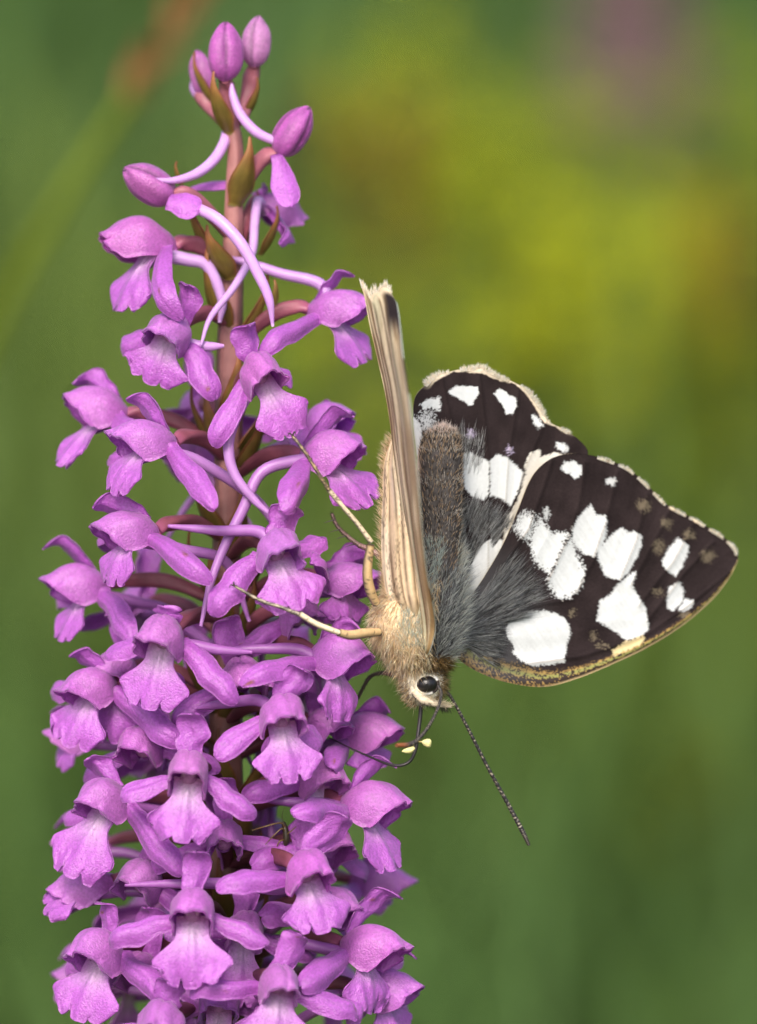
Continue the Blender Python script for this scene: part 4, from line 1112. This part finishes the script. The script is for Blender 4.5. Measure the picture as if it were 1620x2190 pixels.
# proboscis
v, f, t = tube([P(*p) for p in [(902, 1502, -1.2), (899, 1535, -1.2), (894, 1575, -1.0), (889, 1604, -0.9), (878, 1627, -0.8), (858, 1637, -0.8), (830, 1634, -1.2), (795, 1620, -2.2), (750, 1600, -3.5), (700, 1575, -5.0)]], [0.16, 0.14, 0.13, 0.13, 0.12, 0.11, 0.10, 0.08, 0.06, 0.05], 8, 90)
mk('proboscis', v, f, M_chitin, bf, np.broadcast_to([0.025, 0.02, 0.022], (len(v), 3)))

# legs
LEGT = np.array([0.60, 0.42, 0.22]); LEGI = np.array([0.74, 0.62, 0.44]); LEGD = np.array([0.05, 0.04, 0.032])
def leg(segs, label=None, spines=0):
    """segs: list of (points, radii, colour, speckle): the first is the mesh that carries the others"""
    root = None
    for nm, pts, rad, colr, spk in segs:
        pp = [P(*p) for p in pts]
        v, f, t = tube(pp, rad, 10, 40)
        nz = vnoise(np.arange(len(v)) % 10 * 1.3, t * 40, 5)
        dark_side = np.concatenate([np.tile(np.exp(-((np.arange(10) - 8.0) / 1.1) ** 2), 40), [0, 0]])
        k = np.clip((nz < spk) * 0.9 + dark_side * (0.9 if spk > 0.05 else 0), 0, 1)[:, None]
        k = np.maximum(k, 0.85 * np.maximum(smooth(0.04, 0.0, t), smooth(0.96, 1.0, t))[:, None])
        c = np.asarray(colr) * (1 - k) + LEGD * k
        o = mk(nm, v, f, M_chitin, root if root else bf, c)
        root = root or o
        cp = spline(np.array(pp), 200); m = 130
        ii = rng.integers(0, 198, m); dd = unit(cp[ii + 1] - cp[ii]); nr = unit(rng.normal(size=(m, 3)))
        rr = np.interp(ii / 200, np.linspace(0, 1, len(rad)), rad)
        v, f, c = hairs(cp[ii] + nr * rr[:, None] * 0.8, dd * 0.8 + nr * 0.5, rng.uniform(0.14, 0.40, m), np.full(m, 0.013), np.zeros((m, 3)), np.broadcast_to(np.asarray(colr) * 0.5, (m, 3)), np.broadcast_to(LEGD, (m, 3)))
        mk('bristles', v, f, M_fur, root, c, kind='stuff')
    return root
# mid leg, knee raised, foot resting on a flower
l1 = leg([('leg', [(806, 1292, 0.8), (792, 1262, 1.4), (786, 1220, 1.8), (793, 1164, 2.0)], [0.30, 0.38, 0.36, 0.28], LEGT, 0.22),
          ('tibia', [(795, 1160, 2.0), (765, 1120, 2.2), (735, 1085, 2.4), (704, 1048, 2.6)], [0.20, 0.17, 0.17, 0.20], LEGI * 0.9, 0.22),
          ('tarsus', [(706, 1052, 2.6), (680, 1010, 2.7), (652, 966, 2.6), (626, 932, 2.3)], [0.15, 0.14, 0.13, 0.11], LEGT * 0.6, 0.56)])
for dx_, dy_ in ((-8, -6), (6, -9)):
    px_tube('claw', l1, [(626, 932, 2.3), (626 + dx_ * .8, 932 + dy_, 2.4), (626 + dx_ * 1.2, 936 + dy_ * .6, 2.2)], [0.07, 0.05, 0.015], LEGD, M_chitin, 6, 10)
# front leg reaching across the spike
l2 = leg([('leg', [(812, 1352, 0.6), (780, 1354, 1.6), (750, 1358, 2.4), (724, 1353, 3.0)], [0.30, 0.36, 0.36, 0.28], LEGT * 1.05, 0.10),
          ('tibia', [(728, 1354, 3.0), (700, 1344, 3.2), (672, 1332, 3.4), (640, 1312, 3.6)], [0.21, 0.22, 0.22, 0.21], LEGI * 1.05, 0.10),
          ('tarsus', [(645, 1316, 3.6), (605, 1300, 3.4), (555, 1283, 3.2), (502, 1253, 3.0)], [0.15, 0.14, 0.13, 0.10], LEGI * 0.55, 0.50)])
for dx_, dy_ in ((-8, -2), (-2, -8)):
    px_tube('claw', l2, [(502, 1253, 3.0), (502 + dx_, 1253 + dy_, 3.1), (502 + dx_ * 1.3, 1259 + dy_, 2.9)], [0.07, 0.05, 0.015], LEGD, M_chitin, 6, 10)
# far legs behind the body, darker and pinkish brown
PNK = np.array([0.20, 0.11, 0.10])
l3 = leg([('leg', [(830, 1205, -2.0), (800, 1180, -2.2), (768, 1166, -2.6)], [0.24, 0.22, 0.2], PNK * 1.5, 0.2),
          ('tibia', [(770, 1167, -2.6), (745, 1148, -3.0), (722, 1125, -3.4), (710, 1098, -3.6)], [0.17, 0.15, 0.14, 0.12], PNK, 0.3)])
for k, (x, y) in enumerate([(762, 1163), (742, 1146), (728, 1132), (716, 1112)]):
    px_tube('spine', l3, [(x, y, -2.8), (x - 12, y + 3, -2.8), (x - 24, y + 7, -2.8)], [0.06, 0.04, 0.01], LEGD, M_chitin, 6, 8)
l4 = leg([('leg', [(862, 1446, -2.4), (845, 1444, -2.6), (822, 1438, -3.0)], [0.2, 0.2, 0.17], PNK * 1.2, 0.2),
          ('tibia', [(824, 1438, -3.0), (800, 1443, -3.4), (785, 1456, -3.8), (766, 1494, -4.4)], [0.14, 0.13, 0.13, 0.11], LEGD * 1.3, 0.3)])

# the upright wing pair, seen nearly edge-on: underside towards the flower
st = np.array([  # y, x left, x right, z left, z right
    (622, 774, 838, 2.0, 5.0), (645, 781, 849, 2.0, 6.5), (700, 793, 856, 1.8, 8.5), (760, 807, 862, 1.6, 10.5), (830, 823, 873, 1.5, 12.0), (900, 835, 882, 1.4, 13.0), (960, 842, 889, 1.3, 13.0),
    (1060, 856, 897, 1.2, 12.0), (1160, 872, 905, 1.2, 10.0), (1240, 886, 915, 1.3, 7.5), (1300, 894, 927, 1.4, 5.0), (1345, 899, 931, 1.2, 3.0), (1384, 904, 922, 0.8, 1.8), (1400, 910, 914, 0.4, 0.7)])
n1, n2 = 220, 60
ss = spline(st, n1)
u = np.linspace(0, 1, n2)[None]
yy = ss[:, [0]] + 0 * u
xx = ss[:, [1]] + (ss[:, [2]] - ss[:, [1]]) * u + 2.0 * np.sin(u * pi * 5) * smooth(620, 700, yy)
zz = ss[:, [3]] + (ss[:, [4]] - ss[:, [3]]) * u ** 1.2
# torn, scalloped far end
rag = 14 * (vnoise(u * 7 + 0 * yy, 0 * yy + 3, 8) - 0.3) * smooth(700, 622, yy)
tpx = (xx - 780) / 70
yy = yy - rag + 26 * smooth(690, 622, yy) * (0.15 - 0.25 * np.cos(u * 9))
GL = P(xx, yy, zz)
tl = np.linspace(0, 1, n1)[:, None]
lines = vnoise(u * 9 + 2.0 * tl, tl * 3 + 0 * u, 81)
fine = vnoise(u * 26 + 1.0 * tl, tl * 14, 82)
cu = np.array([0.80, 0.66, 0.44]) * (0.72 + 0.55 * lines)[..., None]
brown = np.array([0.27, 0.16, 0.07])
kb = smooth(0.46, 0.66, fine * 0.45 + lines * 0.6)[..., None]
cu = cu * (1 - kb * 0.75) + brown * kb * 0.75
green = smooth(0.42, 0.30, lines)[..., None] * 0.5
cu = cu * (1 - green) + np.array([0.52, 0.53, 0.36]) * green
for uc, wd, st_ in ((0.02, 0.03, 0.8), (0.14, 0.02, 0.85), (0.30, 0.03, 0.8), (0.47, 0.035, 0.75), (0.66, 0.04, 0.7), (0.97, 0.06, 0.95)):
    kk_ = (np.exp(-((u - uc - 0.03 * np.sin(tl * 7)) / wd) ** 2) * st_ * smooth(0.03, 0.12, tl))[..., None]
    cu = cu * (1 - kk_) + np.array([0.08, 0.045, 0.02]) * kk_
blk = (smooth(0.55, 0.75, u) * smooth(0.02, 0.05, tl) * smooth(0.20, 0.12, tl))[..., None]
cu = cu * (1 - blk) + DARK * blk
tipk = smooth(0.07, 0.02, tl)[..., None] * (vnoise(u * 8, tl * 30, 83) > 0.35)[..., None]
cu = cu * (1 - tipk) + CREAM * 1.05 * tipk
gold = (smooth(0.6, 0.9, u) * smooth(0.45, 0.8, tl))[..., None] * 0.6
cu = cu * (1 - gold) + np.array([0.42, 0.24, 0.06]) * gold
up_ = np.broadcast_to(np.array([0.55, 0.60, 0.56]), cu.shape).copy() * (0.9 + 0.2 * fine)[..., None]
patchy = (vnoise(u * 3 + 9, tl * 7 + 0 * u, 84) > 0.48)[..., None]
up_ = np.where(patchy & (tl < 0.75)[..., None], DARK, up_)
v, f = shell(GL, 0.10)
# outward face is the underside
lw = mk('forewing', v, f, M_under, bf, np.vstack([up_.reshape(-1, 3), cu.reshape(-1, 3)]))
lw['label'] = 'upright wing seen edge-on, cream and brown underside'
# ragged fringe at its far end
m = 260
k = rng.random(m); rootp = np.stack([np.interp(k, u[0], GL[0, :, q_]) for q_ in range(3)], -1)
ck = creams[rng.integers(0, 3, m)]
v, f, c = hairs(rootp - np.array([0, .15, 0]), np.stack([-0.12 + rng.normal(size=m) * .15, np.ones(m), rng.normal(size=m) * .1], -1), rng.uniform(0.2, 0.75, m) * (0.5 + vnoise(k * 7, k * 0, 9)), np.full(m, 0.045), np.zeros((m, 3)), ck, ck)
mk('fringe', v, f, M_fur, lw, c, kind='stuff')

# the hindwing fold of the near side: pleated, sandy, with a bristly left edge
fo = np.array([  # y, x left, x right, z left, z right, bulge
    (932, 842, 852, 0.4, 1.2, 0.1), (965, 830, 862, -0.2, 1.4, 0.3), (1000, 822, 872, -0.6, 1.5, 0.5), (1060, 820, 888, -0.8, 1.6, 0.7), (1130, 817, 900, -1.0, 1.6, 0.9), (1200, 818, 908, -1.0, 1.8, 1.0), (1260, 824, 914, -0.6, 2.0, 1.0), (1300, 838, 916, -0.2, 1.6, 0.7), (1345, 866, 912, -0.8, 0.2, 0.2)])
fs_ = spline(fo, 180)
u = np.linspace(0, 1, 70)[None]
yy = fs_[:, [0]] + 0 * u
pl_ = np.sin(u * pi * 7 + 0.6 * np.sin(yy / 60))
xx = fs_[:, [1]] + (fs_[:, [2]] - fs_[:, [1]]) * u
zz = fs_[:, [3]] + (fs_[:, [4]] - fs_[:, [3]]) * u + fs_[:, [5]] * np.sin(u * pi) + 0.16 * pl_
tl = np.linspace(0, 1, 180)[:, None]
lines = vnoise(u * 8 + 1.2 * tl, tl * 2.5 + 0 * u, 91)
cu = np.array([0.74, 0.57, 0.38]) * (0.8 + 0.35 * lines)[..., None]
wk = (smooth(0.55, 0.75, vnoise(u * 7 + 4, tl * 3, 92)) * 0.7)[..., None]
cu = cu * (1 - wk) + np.array([0.80, 0.68, 0.52]) * wk
for uc, wd, sl, st_ in ((0.06, 0.015, 0.0, 0.5), (0.22, 0.032, 0.10, 0.75), (0.40, 0.035, 0.06, 0.8), (0.55, 0.03, 0.02, 0.7), (0.72, 0.035, 0.0, 0.75), (0.88, 0.03, 0.0, 0.8)):
    brk = 0.55 + 0.45 * smooth(0.2, 0.6, vnoise(tl * 14 + uc * 50, 0 * tl, 93))
    kk_ = (np.exp(-((u - uc - sl * (tl - .5)) / wd) ** 2) * st_ * brk * smooth(1.0, .8, tl))[..., None]
    cu = cu * (1 - kk_) + np.array([0.10, 0.055, 0.03]) * kk_
spk_ = smooth(0.55, 0.75, vnoise(u * 40, tl * 90, 96))[..., None] * smooth(0.6, 0.3, lines)[..., None]
cu = cu * (1 - 0.5 * spk_)
GF = P(xx, yy, zz)
v, f = shell(GF, 0.10)
fold = mk('hindwing', v, f, M_under, bf, np.vstack([cu.reshape(-1, 3), cu.reshape(-1, 3)]))
fold['label'] = 'pleated sandy hindwing folded along the body'
m = 620
k = rng.random(m) * 0.86 + 0.02
rootp = np.stack([np.interp(k, tl[:, 0], GF[:, 0, q_]) for q_ in range(3)], -1)
ck = np.array([[0.85, 0.68, 0.45], [0.92, 0.78, 0.55], [0.6, 0.44, 0.28]])[rng.integers(0, 3, m)]
v, f, c = hairs(rootp + np.array([0.08, 0, 0]), np.stack([-0.75 + rng.normal(size=m) * .2, 0.75 + rng.normal(size=m) * .2, rng.normal(size=m) * .35], -1), rng.uniform(0.35, 1.1, m), np.full(m, 0.019), np.zeros((m, 3)), ck, ck)
mk('fringe', v, f, M_fur, fold, c, kind='stuff')

# grey hair lying over the wing roots
def wing_hair(parent, n, cx, cy, r0, r1, a0, a1, zf, lo, hi, cols_, power=0.8):
    a = R(1) * rng.uniform(a0, a1, n); r = r0 + (r1 - r0) * rng.random(n) ** power
    x = cx + r * np.cos(a); y = cy - r * np.sin(a)
    p = P(x, y, zf(x, y) + 0.10)
    d = np.stack([np.cos(a), np.sin(a), 0.10 + 0 * a], -1) + rng.normal(size=(n, 3)) * 0.10
    d[:, 2] += -0.30 * np.cos(a) * 0.9
    ck = cols_[rng.integers(0, len(cols_), n)] * rng.uniform(.7, 1.2, (n, 1))
    v, f, c = hairs(p, d, rng.uniform(lo, hi, n), np.full(n, 0.014), rng.normal(size=(n, 3)) * 0.05 * [1, 1, 0.3], ck * .9, ck * 1.15)
    return mk('hair', v, f, M_fur, parent, c, kind='stuff')
wgrey = np.array([[0.18, 0.185, 0.19], [0.36, 0.375, 0.375], [0.60, 0.61, 0.60], [0.07, 0.06, 0.055]])
wing_hair(fore, 1100, 965, 1362, 8, 95, -34, 16, forewing_z, 0.9, 1.5, wgrey)
wing_hair(fore, 1500, 965, 1362, 8, 150, 14, 53, forewing_z, 1.1, 2.3, wgrey)
wing_hair(fore, 420, 965, 1362, 120, 205, 22, 54, forewing_z, 0.9, 1.7, wgrey)
wing_hair(hind, 1000, 930, 1330, 195, 250, 52, 76, hindwing_z, 1.0, 1.9, wgrey)
wing_hair(hind, 260, 930, 1330, 110, 200, 58, 74, hindwing_z, 1.0, 1.9, wgrey)
wing_hair(hind, 300, 935, 1330, 320, 400, 74, 92, hindwing_z, 0.8, 1.6, wgrey * 1.5)

# pollen packets stuck to the tongue
for (x, y, z, a1_, a2_, tl_, lb_) in [(913, 1588, 0.0, 0.36, 0.30, 0.3, 'rounder pale yellow pollen packet on the outer side of the tongue'), (874, 1605, 0.2, 0.46, 0.22, -0.25, 'longer pale yellow pollen packet under the brown antenna tip')]:
    ax = np.array([[math.cos(tl_) * a1_, -math.sin(tl_) * a1_, 0], [math.sin(tl_) * a2_, math.cos(tl_) * a2_, 0], [0, 0, a2_]])
    v, f = ellipsoid(P(x, y, z), ax, 14, 16)
    w_ = v - P(x, y, z)
    v = P(x, y, z) + w_ * (1 + 0.35 * (w_ @ unit(ax[0]))[:, None] / a1_ * np.array([0, 1, 1])) * (0.92 + 0.16 * vnoise(w_[:, 0] * 9, w_[:, 1] * 9 + w_[:, 2] * 5, 3))[:, None]
    stalk = tube([P(x, y, z), P((x + 893) / 2, (y + 1585) / 2, z - .3), P(892, 1586, -0.95)], [0.09, 0.05, 0.05], 6, 10)
    vv_, ff_, cc_ = merge([(v, f, np.array([0.74, 0.68, 0.30])), (stalk[0], stalk[1], np.array([0.6, 0.52, 0.2]))])
    o = mk('pollen_packet', vv_, ff_, M_pollen, None, cc_)
    o['label'] = lb_; o['category'] = 'pollen'; o['group'] = 'pollen packets on the tongue'

# a small brown insect tucked between the lower flowers
ins = empty('small_insect', W(P(612, 1800, -2.6)), 'tiny dark brown long-legged insect tucked between the lower flowers', 'insect')
v, f, t = tube([P(606, 1758, -2.6), P(611, 1775, -2.5), P(613, 1796, -2.5), P(608, 1815, -2.7)], [0.14, 0.24, 0.26, 0.08], 10, 20)
ib = mk('body', v, f, M_chitin, ins, np.broadcast_to([0.035, 0.025, 0.012], (len(v), 3)))
for pts in ([(610, 1770, -2.4), (600, 1760, -2.0), (566, 1768, -1.8), (540, 1776, -2.2)], [(610, 1778, -2.4), (603, 1772, -2.0), (585, 1788, -1.9), (568, 1806, -2.2)], [(612, 1786, -2.4), (622, 1778, -2.2), (634, 1768, -2.4)], [(612, 1796, -2.5), (598, 1800, -2.2), (590, 1818, -2.5)]):
    px_tube('leg', ins, pts, [0.07, 0.06, 0.05, 0.03], np.array([0.16, 0.10, 0.03]), M_chitin, 6, 18)
px_tube('antenna', ins, [(606, 1758, -2.6), (604, 1742, -2.4), (608, 1728, -2.2)], [0.03, 0.025, 0.015], np.array([0.05, 0.03, 0.02]), M_chitin, 6, 12)
